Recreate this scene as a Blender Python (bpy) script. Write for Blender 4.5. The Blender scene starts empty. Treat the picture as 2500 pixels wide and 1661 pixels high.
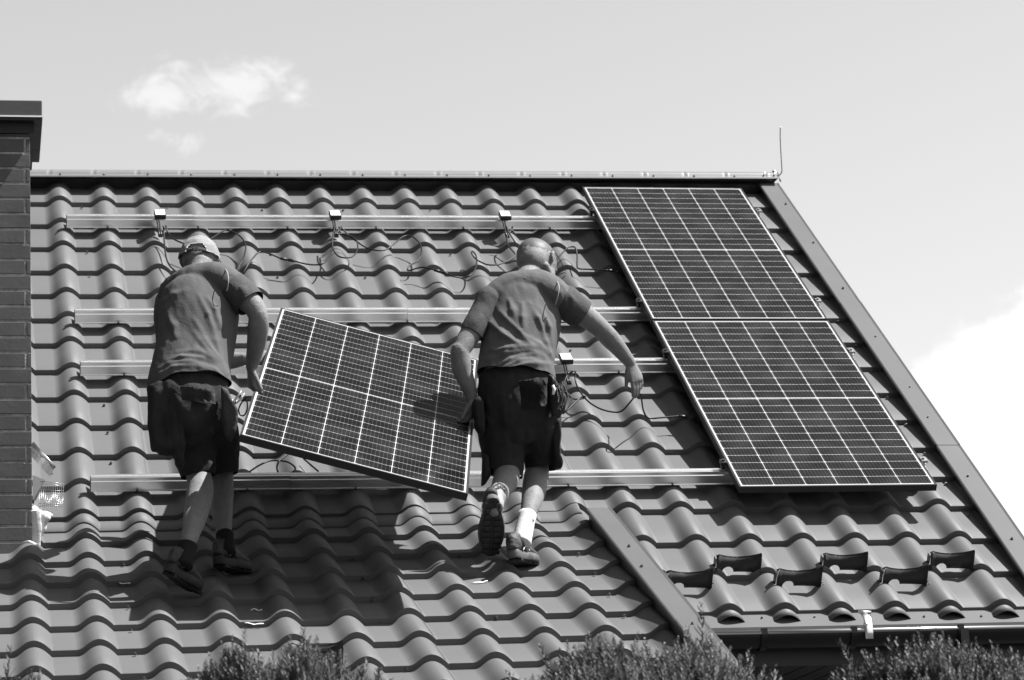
import bpy, bmesh, math, random
from mathutils import Vector, Matrix, noise
random.seed(7)
R = math.radians
scene = bpy.context.scene

# ------------------------------------------------------------------ camera
cam_d = bpy.data.cameras.new('camera'); cam = bpy.data.objects.new('camera', cam_d)
scene.collection.objects.link(cam); scene.camera = cam
cam_d.sensor_width = 36; cam_d.lens = 102.34; cam_d.clip_start = 0.5; cam_d.clip_end = 4000
cr = Vector((0.983424, -0.17631, -0.042335)); cu = Vector((0.00149, -0.225612, 0.974216)); cb = Vector((-0.181315, -0.95813, -0.22161))
cam.matrix_world = Matrix(((cr.x, cu.x, cb.x, -0.512801), (cr.y, cu.y, cb.y, -17.741264), (cr.z, cu.z, cb.z, 1.738855), (0, 0, 0, 1)))
cam_d.dof.use_dof = True; cam_d.dof.focus_distance = 14.2; cam_d.dof.aperture_fstop = 5.6
# ------------------------------------------------------------------ sun, sky, exposure
SUN = Vector((0.69, -0.171, 1.124)).normalized()
sd = bpy.data.lights.new('sun', 'SUN'); sd.energy = 4.9; sd.angle = R(0.5); sd.color = (1, 1, 1)
sun = bpy.data.objects.new('sun', sd); scene.collection.objects.link(sun)
sun.rotation_euler = SUN.to_track_quat('Z', 'Y').to_euler()
world = bpy.data.worlds.new('World'); scene.world = world; world.use_nodes = True
wn = world.node_tree.nodes; wl = world.node_tree.links; wn.clear()
def wnode(t, **k):
    n = wn.new(t)
    for a, b in k.items(): setattr(n, a, b)
    return n
def wmath(op, a, b=None, c=None):
    n = wnode('ShaderNodeMath', operation=op)
    for i, v in enumerate((a, b, c)):
        if v is None: continue
        if isinstance(v, (int, float)): n.inputs[i].default_value = v
        else: wl.new(v, n.inputs[i])
    return n.outputs[0]
sky = wnode('ShaderNodeTexSky', sky_type='NISHITA', sun_disc=False, sun_elevation=R(57.7), sun_rotation=R(104), air_density=1.0, dust_density=2.0, ozone_density=1.0)
bw = wnode('ShaderNodeRGBToBW'); wl.new(sky.outputs[0], bw.inputs[0])
tc = wnode('ShaderNodeTexCoord'); sx = wnode('ShaderNodeSeparateXYZ'); wl.new(tc.outputs['Generated'], sx.inputs[0])
az = wmath('MULTIPLY', wmath('ARCTAN2', sx.outputs[0], sx.outputs[1]), 57.2958)
el = wmath('MULTIPLY', wmath('ARCSINE', sx.outputs[2]), 57.2958)
cxyz = wnode('ShaderNodeCombineXYZ'); wl.new(az, cxyz.inputs[0]); wl.new(el, cxyz.inputs[1])
def wnoise(scale, detail, rough, sy=1.0, dist=0.0):
    mp = wnode('ShaderNodeMapping'); mp.inputs['Scale'].default_value = (1, sy, 1); wl.new(cxyz.outputs[0], mp.inputs[0])
    n = wnode('ShaderNodeTexNoise'); n.inputs['Scale'].default_value = scale; n.inputs['Detail'].default_value = detail
    n.inputs['Roughness'].default_value = rough; n.inputs['Distortion'].default_value = dist
    wl.new(mp.outputs[0], n.inputs[0]); return n.outputs[0]
n1 = wnoise(0.9, 7, 0.62, 1.5, 0.4); n2 = wnoise(0.55, 6, 0.55, 1.3)
def ell(a0, e0, ra, re):
    x = wmath('DIVIDE', wmath('SUBTRACT', az, a0), ra); y = wmath('DIVIDE', wmath('SUBTRACT', el, e0), re)
    return wmath('SUBTRACT', 1.0, wmath('SQRT', wmath('ADD', wmath('MULTIPLY', x, x), wmath('MULTIPLY', y, y))))
def sstep(v, a, b):
    n = wnode('ShaderNodeMapRange', interpolation_type='SMOOTHSTEP'); wl.new(v, n.inputs[0])
    n.inputs[1].default_value = a; n.inputs[2].default_value = b; return n.outputs[0]
e1 = wmath('MAXIMUM', ell(5.35, 18.0, 2.2, 0.66), ell(3.8, 17.75, 1.3, 0.5))
e1 = wmath('MAXIMUM', e1, wmath('MULTIPLY', ell(3.95, 16.9, 0.9, 0.28), 0.6))
wisp = sstep(wmath('ADD', wmath('MULTIPLY', e1, 0.62), wmath('MULTIPLY', wmath('SUBTRACT', n1, 0.5), 1.8)), 0.06, 0.55)
# big cloud bank behind the right verge: everything under a slanting, ragged edge
edge = wmath('SUBTRACT', wmath('ADD', wmath('MULTIPLY', wmath('SUBTRACT', az, 18.2), 0.62), 11.5), el)
az_ok = sstep(az, 14.0, 17.5)
bank = wmath('MULTIPLY', sstep(wmath('ADD', edge, wmath('MULTIPLY', wmath('SUBTRACT', n2, 0.5), 2.8)), -0.1, 0.5), az_ok)
far_cl = wmath('MULTIPLY', sstep(wnoise(0.06, 6, 0.6, 2.0), 0.55, 0.75), sstep(wmath('ABSOLUTE', wmath('SUBTRACT', az, 11)), 25, 40))
mask = wmath('MINIMUM', wmath('ADD', wmath('ADD', wmath('MULTIPLY', wisp, 0.55), bank), far_cl), 1.0)
# sky brightness shaped for ambient light: dim south, lifted zenith, bright low north
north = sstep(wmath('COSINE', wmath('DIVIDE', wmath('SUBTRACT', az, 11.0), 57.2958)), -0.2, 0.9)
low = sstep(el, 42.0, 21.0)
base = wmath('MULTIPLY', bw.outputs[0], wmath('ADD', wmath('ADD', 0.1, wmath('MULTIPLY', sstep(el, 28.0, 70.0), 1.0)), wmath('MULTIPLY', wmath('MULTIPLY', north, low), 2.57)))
cl_l = wmath('ADD', wmath('MULTIPLY', n1, 1.2), 10.4)
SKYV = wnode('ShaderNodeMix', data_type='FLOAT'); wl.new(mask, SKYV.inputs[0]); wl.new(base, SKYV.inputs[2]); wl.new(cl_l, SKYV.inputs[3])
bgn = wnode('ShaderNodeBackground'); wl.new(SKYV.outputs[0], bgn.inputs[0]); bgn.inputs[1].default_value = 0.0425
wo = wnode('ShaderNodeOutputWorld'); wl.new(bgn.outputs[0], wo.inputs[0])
scene.view_settings.view_transform = 'Standard'; scene.view_settings.look = 'None'
scene.view_settings.exposure = 1.25; scene.view_settings.gamma = 1.0; scene.view_settings.use_curve_mapping = False

# ------------------------------------------------------------------ helpers
Z0 = 6.9; TC, TS = math.cos(R(37)), math.sin(R(37)); P = 0.27165
R2 = Matrix(((0.999968, -0.002644, 0.007491), (0.000949, 0.975989, 0.217817), (-0.007887, -0.217803, 0.975961)))
O2 = Vector((0.002639, 4.524853, 0.038843))
def V1(u, d, h): return Vector((u, -d*TC - h*TS, -d*TS + h*TC + Z0))      # main roof: across, down the slope, above it
def V2(u, d, h):                                                            # the flatter lower roof
    v = R2 @ Vector((u, d, -h)) + O2; return V1(v.x, v.y, -v.z)
def frame_of(V, u, d, h):
    o = V(u, d, h); x = (V(u+1, d, h)-o).normalized(); y = (V(u, d-1, h)-o).normalized(); z = x.cross(y)
    return Matrix(((x.x, y.x, z.x, o.x), (x.y, y.y, z.y, o.y), (x.z, y.z, z.z, o.z), (0, 0, 0, 1)))
def mat(name, col, rough=0.5, metal=0.0, spec=0.5, var=0.0, vscale=8, bump=0.0, bscale=20, coat=0.0, bdist=0.01, stretch=None):
    m = bpy.data.materials.new(name); m.use_nodes = True; nt = m.node_tree; b = nt.nodes['Principled BSDF']
    b.inputs['Base Color'].default_value = (col, col, col, 1); b.inputs['Roughness'].default_value = rough
    b.inputs['Metallic'].default_value = metal; b.inputs['Specular IOR Level'].default_value = spec
    b.inputs['Coat Weight'].default_value = coat; b.inputs['Coat Roughness'].default_value = 0.15
    t = nt.nodes.new('ShaderNodeTexCoord'); src = t.outputs['Object']
    if stretch:
        mp = nt.nodes.new('ShaderNodeMapping'); mp.inputs['Scale'].default_value = stretch; nt.links.new(src, mp.inputs[0]); src = mp.outputs[0]
    if var:
        n = nt.nodes.new('ShaderNodeTexNoise'); n.inputs['Scale'].default_value = vscale; n.inputs['Detail'].default_value = 6; n.inputs['Roughness'].default_value = 0.6
        nt.links.new(src, n.inputs[0])
        r = nt.nodes.new('ShaderNodeMapRange'); r.inputs[1].default_value = 0.25; r.inputs[2].default_value = 0.75
        r.inputs[3].default_value = col*(1-var); r.inputs[4].default_value = col*(1+var)
        nt.links.new(n.outputs[0], r.inputs[0]); nt.links.new(r.outputs[0], b.inputs['Base Color'])
    if bump:
        n = nt.nodes.new('ShaderNodeTexNoise'); n.inputs['Scale'].default_value = bscale; n.inputs['Detail'].default_value = 4
        nt.links.new(src, n.inputs[0]); bp = nt.nodes.new('ShaderNodeBump'); bp.inputs['Strength'].default_value = bump; bp.inputs['Distance'].default_value = bdist
        nt.links.new(n.outputs[0], bp.inputs['Height']); nt.links.new(bp.outputs[0], b.inputs['Normal'])
    return m
def link(name, data, parent=None):
    o = bpy.data.objects.new(name, data); scene.collection.objects.link(o)
    if parent: o.parent = parent; o.matrix_parent_inverse = Matrix.Identity(4)
    return o
def to_mesh(name, bm, m, smooth=False):
    bm.normal_update()
    me = bpy.data.meshes.new(name); bm.to_mesh(me); bm.free()
    for p in me.polygons: p.use_smooth = smooth or p.use_smooth
    me.materials.append(m); return me
def part(name, bm, m, parent=None, smooth=False, mw=None):
    """mesh in world coordinates linked under its thing"""
    me = bm if isinstance(bm, bpy.types.Mesh) else to_mesh(name, bm, m, smooth)
    o = link(name, me)
    if parent:
        o.parent = parent; o.matrix_parent_inverse = parent_world(parent).inverted()
    return o
def parent_world(o):
    mw = o.matrix_basis.copy()
    if o.parent: mw = parent_world(o.parent) @ o.matrix_parent_inverse @ mw
    return mw
def thing(name, label, cat, loc=(0, 0, 0), group=None, mw=None):
    o = link(name, None)
    if mw is not None: o.matrix_world = mw; o.matrix_basis = mw
    else: o.location = loc; o.matrix_basis = Matrix.Translation(loc)
    tag(o, label, cat, group); return o
def tag(o, label, cat, group=None):
    o['label'] = label; o['category'] = cat
    if group: o['group'] = group
    return o
def struct(o): o['kind'] = 'structure'; return o
def box(bm, f, a, b, bev=0.0):
    vs = [bm.verts.new(f(*(b[i] if (k >> i) & 1 else a[i] for i in range(3)))) for k in range(8)]
    fs = [bm.faces.new([vs[i] for i in q]) for q in ((0, 1, 3, 2), (4, 6, 7, 5), (0, 4, 5, 1), (2, 3, 7, 6), (0, 2, 6, 4), (1, 5, 7, 3))]
    bmesh.ops.recalc_face_normals(bm, faces=fs)
    if bev: bmesh.ops.bevel(bm, geom=list({e for q in fs for e in q.edges}), offset=bev, segments=1, affect='EDGES')
W = lambda x, y, z: Vector((x, y, z))
def extr(bm, prof, a, b, f, closed=True, steps=1):
    """profile (y, z) pairs extruded along x from a to b through the mapping f"""
    rows = [[bm.verts.new(f(a+(b-a)*s/steps, y, z)) for y, z in prof] for s in range(steps+1)]
    n = len(prof); fs = []
    for r0, r1 in zip(rows, rows[1:]):
        for i in range(n if closed else n-1):
            fs.append(bm.faces.new((r0[i], r0[(i+1) % n], r1[(i+1) % n], r1[i])))
    if closed: fs.append(bm.faces.new(rows[0][::-1])); fs.append(bm.faces.new(rows[-1]))
    bmesh.ops.recalc_face_normals(bm, faces=fs); return fs
def smooth_path(pts, n=8):
    pts = [Vector(p) for p in pts]; out = []
    for i in range(len(pts)-1):
        p0 = pts[max(i-1, 0)]; p1 = pts[i]; p2 = pts[i+1]; p3 = pts[min(i+2, len(pts)-1)]
        for k in range(n):
            t = k/n
            out.append(0.5*((2*p1)+(p2-p0)*t+(2*p0-5*p1+4*p2-p3)*t*t+(-p0+3*p1-3*p2+p3)*t*t*t))
    out.append(pts[-1]); return out
def tube(bm, pts, rad, seg=10, side=None, cap=True):
    """swept tube; rad is one number, a list of numbers or of (a, b) pairs; side = direction of a"""
    pts = [Vector(p) for p in pts]; n = len(pts)
    if isinstance(rad, (int, float)): rad = [rad]*n
    rings = []; prev = None
    for i, p in enumerate(pts):
        t = (pts[min(i+1, n-1)]-pts[max(i-1, 0)]).normalized()
        s = Vector(side) if side is not None else (prev if prev else (Vector((0, 0, 1)) if abs(t.z) < 0.9 else Vector((1, 0, 0))))
        s = (s - t*s.dot(t)).normalized(); q = t.cross(s); prev = s
        a, b = rad[i] if isinstance(rad[i], (tuple, list)) else (rad[i], rad[i])
        rings.append([bm.verts.new(p+s*a*math.cos(2*math.pi*k/seg)+q*b*math.sin(2*math.pi*k/seg)) for k in range(seg)])
    fs = []
    for r0, r1 in zip(rings, rings[1:]):
        for k in range(seg):
            f_ = bm.faces.new((r0[k], r0[(k+1) % seg], r1[(k+1) % seg], r1[k])); f_.smooth = True; fs.append(f_)
    if cap: fs.append(bm.faces.new(rings[0][::-1])); fs.append(bm.faces.new(rings[-1]))
    return fs
def limb(bm, pts, rad, seg=20, side=None, n=5):
    """like tube, with the centre line and the radii smoothed"""
    rr = [r if isinstance(r, (tuple, list)) else (r, r) for r in rad]
    ps = smooth_path(pts, n); ra = smooth_path([(a, b, 0) for a, b in rr], n)
    tube(bm, ps, [(v.x, v.y) for v in ra], seg, side)
    for k in (0, -1): ball(bm, ps[k], min(ra[k].x, ra[k].y)*0.98)
def ball(bm, c, r, mw=None, sub=2):
    r = r if isinstance(r, (tuple, list)) else (r, r, r)
    M = Matrix.Translation(Vector(c)) @ (mw.to_4x4() if mw else Matrix.Identity(4)) @ Matrix.Diagonal((*r, 1))
    g = bmesh.ops.create_icosphere(bm, subdivisions=sub, radius=1.0, matrix=M)
    for v in g['verts']:
        for f_ in v.link_faces: f_.smooth = True
def fuse(name, bm, m, parent, voxel=0.006, smooth=3, cuts=(), disp=None, thick=0.0, warp=None):
    """weld the overlapping shapes of bm into one continuous skin"""
    me = bpy.data.meshes.new('tmp'); bm.to_mesh(me); bm.free()
    o = bpy.data.objects.new('tmp', me); scene.collection.objects.link(o)
    md = o.modifiers.new('r', 'REMESH'); md.mode = 'VOXEL'; md.voxel_size = voxel; md.use_smooth_shade = True
    if smooth: s = o.modifiers.new('s', 'SMOOTH'); s.iterations = smooth; s.factor = 0.5
    dg = bpy.context.evaluated_depsgraph_get(); ev = o.evaluated_get(dg); nm = bpy.data.meshes.new_from_object(ev)
    bpy.data.objects.remove(o)
    b2 = bmesh.new(); b2.from_mesh(nm); bpy.data.meshes.remove(nm)
    for co, no, rad in cuts:
        co = Vector(co); no = Vector(no).normalized()
        fs = [f_ for f_ in b2.faces if (f_.calc_center_median()-co).length < rad]
        geom = fs + list({e for f_ in fs for e in f_.edges}) + list({v for f_ in fs for v in f_.verts})
        bmesh.ops.bisect_plane(b2, geom=geom, plane_co=co, plane_no=no, clear_outer=True, dist=1e-5)
    if disp:
        b2.normal_update(); mv = [(v, v.co + v.normal*disp(v.co, v.normal)) for v in b2.verts]
        for v, c in mv: v.co = c
    if warp:
        for v in b2.verts: v.co += warp(v.co)
    if thick:
        b2.normal_update()
        bmesh.ops.solidify(b2, geom=b2.faces[:], thickness=thick)
    for f_ in b2.faces: f_.smooth = True
    return part(name, b2, m, parent, True)

# ------------------------------------------------------------------ materials
M_roof = mat('painted_roof_metal', 0.099, 0.58, 0.0, 0.27, 0.09, 1.3, 0.12, 5, 0.0, 0.01)
def add_scuffs(m, amt):
    nt = m.node_tree; b = nt.nodes['Principled BSDF']; lk = b.inputs['Base Color'].links[0].from_socket
    t = nt.nodes.new('ShaderNodeTexCoord')
    n = nt.nodes.new('ShaderNodeTexNoise'); n.inputs['Scale'].default_value = 9; n.inputs['Detail'].default_value = 10; n.inputs['Roughness'].default_value = 0.75; nt.links.new(t.outputs['Object'], n.inputs[0])
    v = nt.nodes.new('ShaderNodeTexVoronoi'); v.inputs['Scale'].default_value = 2.3; nt.links.new(t.outputs['Object'], v.inputs['Vector'])
    r1 = nt.nodes.new('ShaderNodeMapRange'); r1.inputs[1].default_value = 0.62; r1.inputs[2].default_value = 0.72; nt.links.new(n.outputs[0], r1.inputs[0])
    r2 = nt.nodes.new('ShaderNodeMapRange'); r2.inputs[1].default_value = 0.16; r2.inputs[2].default_value = 0.05; nt.links.new(v.outputs['Distance'], r2.inputs[0])
    mu = nt.nodes.new('ShaderNodeMath'); mu.operation = 'MULTIPLY'; nt.links.new(r1.outputs[0], mu.inputs[0]); nt.links.new(r2.outputs[0], mu.inputs[1])
    mx = nt.nodes.new('ShaderNodeMath'); mx.operation = 'MULTIPLY_ADD'; nt.links.new(mu.outputs[0], mx.inputs[0]); mx.inputs[1].default_value = amt*0.4; nt.links.new(lk, mx.inputs[2])
    nt.links.new(mx.outputs[0], b.inputs['Base Color'])
add_scuffs(M_roof, 0.13)
M_trim = mat('painted_trim_metal', 0.095, 0.45, 0, 0.35, 0.07, 2.5, 0.1, 4)
M_ridge = mat('ridge_metal', 0.16, 0.4, 0, 0.4, 0.08, 3, 0.1, 6)
M_dark = mat('dark_gutter_metal', 0.01, 0.35, 0.0, 0.3, 0.15, 4)
M_black = mat('black_plastic', 0.018, 0.4, 0, 0.4)
M_soffit = mat('dark_soffit', 0.018, 0.5, 0, 0.4, 0.1, 6)
M_alu = mat('aluminium', 0.93, 0.3, 1.0, 0.5, 0.05, 3, 0.02, 60, 0, 0.002, (1, 30, 30))
M_steel = mat('zinc_steel', 0.45, 0.35, 1.0, 0.5, 0.2, 40)
M_screw = mat('screw_head', 0.1, 0.4, 0.7)
M_guard = mat('snow_guard_metal', 0.05, 0.4, 0, 0.5, 0.1, 10)
M_white = mat('white_label', 0.86, 0.4)
M_frame = mat('black_anodised_frame', 0.02, 0.4, 0.0, 0.3)
M_cable = mat('black_cable', 0.008, 0.45, 0, 0.25)
M_brick = mat('clinker_brick', 0.058, 0.5, 0, 0.5, 0.35, 6, 0.3, 60, 0, 0.003)
M_mortar = mat('mortar', 0.3, 0.9, 0, 0.2, 0.5, 30, 0.5, 80)
M_seal = mat('white_sealant', 0.6, 0.35, 0, 0.5, 0.1, 30, 0.6, 30, 0.3)
M_wall = mat('render_wall', 0.2, 0.9, 0, 0.2, 0.1, 3, 0.4, 60)
M_ground = mat('grass_ground', 0.04, 0.95, 0, 0.2, 0.4, 3, 0.5, 12)
M_skin = mat('skin', 0.175, 0.62, 0, 0.2, 0.16, 30, 0.5, 110, 0, 0.004)
M_skin.node_tree.nodes['Principled BSDF'].inputs['Subsurface Weight'].default_value = 0.08
M_skin.node_tree.nodes['Principled BSDF'].inputs['Subsurface Radius'].default_value = (0.006, 0.006, 0.006)
M_hair = mat('cropped_hair', 0.15, 0.6, 0, 0.3, 0.3, 60, 0.6, 300, 0, 0.003)
M_shirt = mat('grey_shirt_cloth', 0.084, 0.85, 0, 0.2, 0.06, 10, 0.25, 90, 0, 0.006)
M_shirt2 = mat('grey_shirt_cloth_warm', 0.097, 0.85, 0, 0.2, 0.06, 10, 0.25, 90, 0, 0.006)
M_sleeve = mat('melange_sleeve_cloth', 0.062, 0.9, 0, 0.2, 0.25, 120, 0.3, 90, 0, 0.006)
M_short = mat('dark_shorts_cloth', 0.026, 0.85, 0, 0.15, 0.3, 12, 0.4, 40, 0, 0.01)
M_pocket = mat('worn_pocket_cloth', 0.05, 0.85, 0, 0.2, 0.4, 18, 0.5, 50, 0, 0.01)
M_cap = mat('pale_cap_cloth', 0.42, 0.9, 0, 0.1, 0.08, 12, 0.25, 9, 0, 0.03)
M_capdark = mat('dark_cap_trim', 0.03, 0.7)
M_sockw = mat('white_sock', 0.5, 0.9, 0, 0.2, 0.1, 40, 0.3, 120)
M_sockb = mat('black_sock', 0.012, 0.9, 0, 0.2)
M_shoe = mat('dark_shoe_mesh', 0.032, 0.6, 0, 0.4, 0.6, 30, 0.6, 60)
M_shoe2 = mat('grey_shoe_mesh', 0.045, 0.6, 0, 0.4, 0.7, 30, 0.6, 60)
M_sole = mat('rubber_sole', 0.03, 0.7, 0, 0.3, 0.4, 20)
M_solew = mat('pale_midsole', 0.09, 0.6, 0, 0.3, 0.5, 25)
M_pipe = mat('pale_piping', 0.25, 0.9)
M_leaf = mat('conifer_needles', 0.09, 0.55, 0, 0.4, 0.45, 6)
M_bark = mat('bark', 0.08, 0.9, 0, 0.2, 0.3, 20)

# ------------------------------------------------------------------ ground
bm = bmesh.new(); bmesh.ops.create_grid(bm, x_segments=2, y_segments=2, size=1500)
struct(part('ground', bm, M_ground))

# ------------------------------------------------------------------ house: tiled metal roofs
house = thing('house', 'house with a wavy metal tile roof and a brick chimney on the left', 'house', (1.5, -4, 0))
A_W = 0.046; STEP = 0.03
def wave(u):
    x = u/P - math.floor(u/P + 0.5)
    if x >= 0:
        if x > 0.275: return -A_W
        return -A_W*(1-math.cos(x/0.275*1.22))/(1-math.cos(1.22))
    x = -x
    if x < 0.2: return -A_W*(1-math.cos(x/0.275*1.22))/(1-math.cos(1.22))
    if x > 0.35: return -A_W
    d0 = (1-math.cos(0.2/0.275*1.22))/(1-math.cos(1.22)); s0 = 1.22/0.275*math.sin(0.2/0.275*1.22)/(1-math.cos(1.22))*0.15
    t = (x-0.2)/0.15                                                  # soft concave foot on the left side
    h = (2*t**3-3*t**2+1)*d0+(t**3-2*t**2+t)*s0+(-2*t**3+3*t**2)*1.0
    return -A_W*h
def roof_sheet(bm, V, us, rows, dh, dd, rnd):
    for l, (d0, d1) in enumerate(rows):
        wob = rnd.uniform(-0.003, 0.003)
        prev = None
        for u in us:
            w = wave(u) + dh
            j = 0.0012*noise.noise(Vector((u*1.9, d1*2.3, 1.0)))
            col = [bm.verts.new(V(u, d0+dd+0.001, w-STEP)), bm.verts.new(V(u, (d0+d1)/2+dd, w-STEP/2+j*1.5)),
                   bm.verts.new(V(u, d1+dd+wob-0.003, w)), bm.verts.new(V(u, d1+dd+wob, w-0.0025)),
                   bm.verts.new(V(u, d1+dd+wob, w-0.0025)), bm.verts.new(V(u, d1+dd+wob+0.002, w-STEP-0.004))]
            if prev:
                for a in (0, 1, 2, 4):
                    f_ = bm.faces.new((prev[a], col[a], col[a+1], prev[a+1])); f_.smooth = True
            prev = col
def urange(a, b, extra=()):
    n = max(2, int(round((b-a)/(P/26)))); s = {round(a+(b-a)*i/n, 5) for i in range(n+1)}
    for k in range(int(a/P)-2, int(b/P)+2):
        for e in (0.2745, 0.2755, 0.65, 1.0): 
            v = (k+e)*P
            if a < v < b: s.add(round(v, 5))
    return sorted(s)
DY = {0: -0.03, 1: -0.024, 2: -0.008, 3: 0.008, 4: 0.021, 5: 0.019, 6: 0.017, 7: 0.015, 8: 0.013, 9: 0.012, 10: 0.01, 11: 0.006, 12: 0.003, 13: -0.012, 14: -0.007, 15: -0.006, 16: -0.001}
L1 = {l: l*0.35+v for l, v in DY.items()}; L1[17] = L1[16]+0.075
rnd = random.Random(3)
seams = [-7+0.27, -3+0.27, 1+0.27, 5+0.27, 9+0.27, 13+0.27, 16.85]
bm = bmesh.new()
for j in range(len(seams)-1):
    a, b = seams[j]*P, seams[j+1]*P
    dh = 0.0 if j % 2 else 0.0018; dd = rnd.uniform(-0.006, 0.006)
    roof_sheet(bm, V1, urange(a-(0.012 if j else 0), b), [(L1[l], L1[l+1]) for l in range(0, 13)], dh, dd, rnd)
    a2 = max(a, 2.47)
    if b > 2.5: roof_sheet(bm, V1, urange(a2, b), [(L1[l], L1[l+1]) for l in range(13, 16)], dh, dd, rnd)
# the last strip at the eaves with its open wave ends
us = urange(2.47, 16.85*P); prev = None
for u in us:
    w = wave(u); c = [bm.verts.new(V1(u, L1[16], w-STEP)), bm.verts.new(V1(u, L1[17], w-STEP+0.004)), bm.verts.new(V1(u, L1[17]-0.002, w-STEP-0.0)), bm.verts.new(V1(u, L1[16], w-STEP-0.004))]
    if prev:
        for q in (0, 1, 2): f_ = bm.faces.new((prev[q], c[q], c[q+1], prev[q+1])); f_.smooth = q == 0
    prev = c
main_roof = part('main_roof', bm, M_roof, house)
# flatter lower roof
S2 = 0.34091
bm = bmesh.new()
ov = 0.115
for j in range(len(seams)-2):
    a, b = seams[j]*P, min(seams[j+1]*P, 2.455)
    if a >= 2.45: continue
    dh = 0.0018 if j % 2 else 0.0; dd = rnd.uniform(-0.007, 0.007)
    rows = [(l*S2, (l+1)*S2) for l in range(0, 10)]
    roof_sheet(bm, V2, urange(a-0.012, b), rows, dh, dd, rnd)
    prev = None
    for u in urange(a-0.012, b):                                       # the bent apron that laps over the first row
        w = wave(u)+dh; c = [bm.verts.new(V2(u, -0.07, w+0.022)), bm.verts.new(V2(u, 0.02, w+0.009)), bm.verts.new(V2(u, ov, w-0.0115)), bm.verts.new(V2(u, ov+0.001, w-STEP*0.66-0.002))]
        if prev:
            for q in (0, 1, 2): f_ = bm.faces.new((prev[q], c[q], c[q+1], prev[q+1])); f_.smooth = q < 2
        prev = c
lower_roof = part('lower_roof', bm, M_roof, house)
# screws
def screw_mesh():
    bm = bmesh.new()
    bmesh.ops.create_cone(bm, cap_ends=True, segments=12, radius1=0.0085, radius2=0.008, depth=0.002, matrix=Matrix.Translation((0, 0, 0.001)))
    bmesh.ops.create_cone(bm, cap_ends=True, segments=6, radius1=0.0055, radius2=0.0045, depth=0.008, matrix=Matrix.Translation((0, 0, 0.006)))
    return to_mesh('screw', bm, M_screw)
SCREW = screw_mesh()
def screw(V, u, d, h, parent, sc=1.0):
    o = link('screw', SCREW); M = frame_of(V, u, d, h) @ Matrix.Rotation(rnd.uniform(-0.25, 0.25), 4, 'X') @ Matrix.Scale(sc, 4)
    o.parent = parent; o.matrix_parent_inverse = parent_world(parent).inverted(); o.matrix_basis = M
for (u, d) in [(0.149, 0.027), (0.679, 0.015), (1.246, 0.031), (0.135, 0.372), (0.661, 0.362), (1.244, 0.4), (0.142, 1.1), (0.146, 1.459), (1.231, 1.127), (1.753, 0.391), (2.308, 0.374), (2.326, 1.115), (1.24, 1.477), (1.76, 1.48), (2.364, 1.476), (2.871, 0.024), (2.334, 0.006), (0.156, 3.233), (0.161, 3.567), (0.163, 3.921), (1.33, 4.473), (3.258, 1.464), (2.801, 2.542), (4.513, -0.005), (4.505, 0.355), (4.493, 0.71), (4.487, 1.073), (4.478, 1.404), (4.501, 1.768), (4.49, 2.131), (4.497, 2.486), (4.489, 2.84), (4.48, 3.191), (4.484, 3.54), (4.479, 3.9), (4.486, 4.256), (4.496, 4.615)]:
    screw(V1, u, d, -A_W-0.019, main_roof)
for (u, d) in [(2.858, 5.628), (3.142, 5.639), (3.401, 5.637), (3.671, 5.647), (3.937, 5.657), (4.221, 5.664)]:
    screw(V1, u, d, -A_W-0.018, main_roof)
for (u, d) in [(-0.121, -0.055), (0.135, -0.043), (0.427, -0.052), (0.968, -0.051), (1.256, -0.038), (1.515, -0.042), (1.793, -0.053), (2.325, 0.7), (2.332, 1.043), (2.329, 1.389), (2.325, 1.725), (2.312, 2.068), (1.754, 1.7), (1.752, 1.7), (1.24, 0.7), (1.245, 1.029), (1.246, 1.376), (1.235, 1.705), (1.24, 2.043), (1.254, 2.388), (0.164, 0.36), (0.162, 0.705), (0.151, 1.404), (0.147, 1.749), (0.147, 2.089), (0.167, 2.424), (1.752, 0.683), (2.319, -0.03)]:
    screw(V2, u, d, -A_W-0.017, lower_roof)

# ridge cap with a pressed rib over every wave
def VR(u, y, z):
    b = V1(u, 0.122-0.016*u, 0.045); return Vector((u, b.y+y, b.z+z))
bm = bmesh.new()
def ridge_prof(k, swell):
    pr = [(0.0, 0.0), (0.004, 0.012), (0.014, 0.016)]
    for i in range(0, 13):
        a = math.pi*(1-i/12); r = 0.05+swell; pr.append((0.07+math.cos(a)*r, 0.014+math.sin(a)*r*0.98))
    pr += [(0.126, 0.016), (0.136, 0.012), (0.14, 0.0)]
    return pr
nst = int((4.66+1.9)/0.0113); prev = None
for i in range(nst+1):
    u = -1.9+(4.66+1.9)*i/nst
    x = (u/P+0.22) % 1.0; sw = 0.0
    if x < 0.05: sw = -0.006*math.sin(math.pi*x/0.05)
    elif x < 0.1: sw = 0.003*math.sin(math.pi*(x-0.05)/0.05)
    col = [bm.verts.new(VR(u+(0.0 if abs(y-0.07) > 0.052 else 0), y, z)) for y, z in ridge_prof(u, sw)]
    if prev:
        for a in range(len(col)-1): f_ = bm.faces.new((prev[a], col[a], col[a+1], prev[a+1])); f_.smooth = 3 <= a <= 14
    prev = col
bm.faces.new(prev[3:16])
ridge = part('ridge_cap', bm, M_ridge, house)
for k in range(-1, 17): screw(lambda a, b, c: VR(a, 0.008-(b)*0.5, 0.016+c), (k+0.03)*P, 0, 0, ridge, 0.9)
# back slope, foam strip under the ridge and the gable edge behind it
bm = bmesh.new()
E0 = V1(0, 0.1, -0.06)
extr(bm, [(-5.6, -4.1), (-0.02, 0.0), (-0.02, -0.16), (-5.6, -4.26)], -1.9, 4.63, lambda x, y, z: Vector((x, E0.y+0.1-y, E0.z+z+0.0)))
part('back_roof', bm, M_roof, house)
bm = bmesh.new(); box(bm, V1, (-1.9, -0.03, -0.14), (4.64, 0.03, -0.006)); part('ridge_foam', bm, M_black, house)
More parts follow.
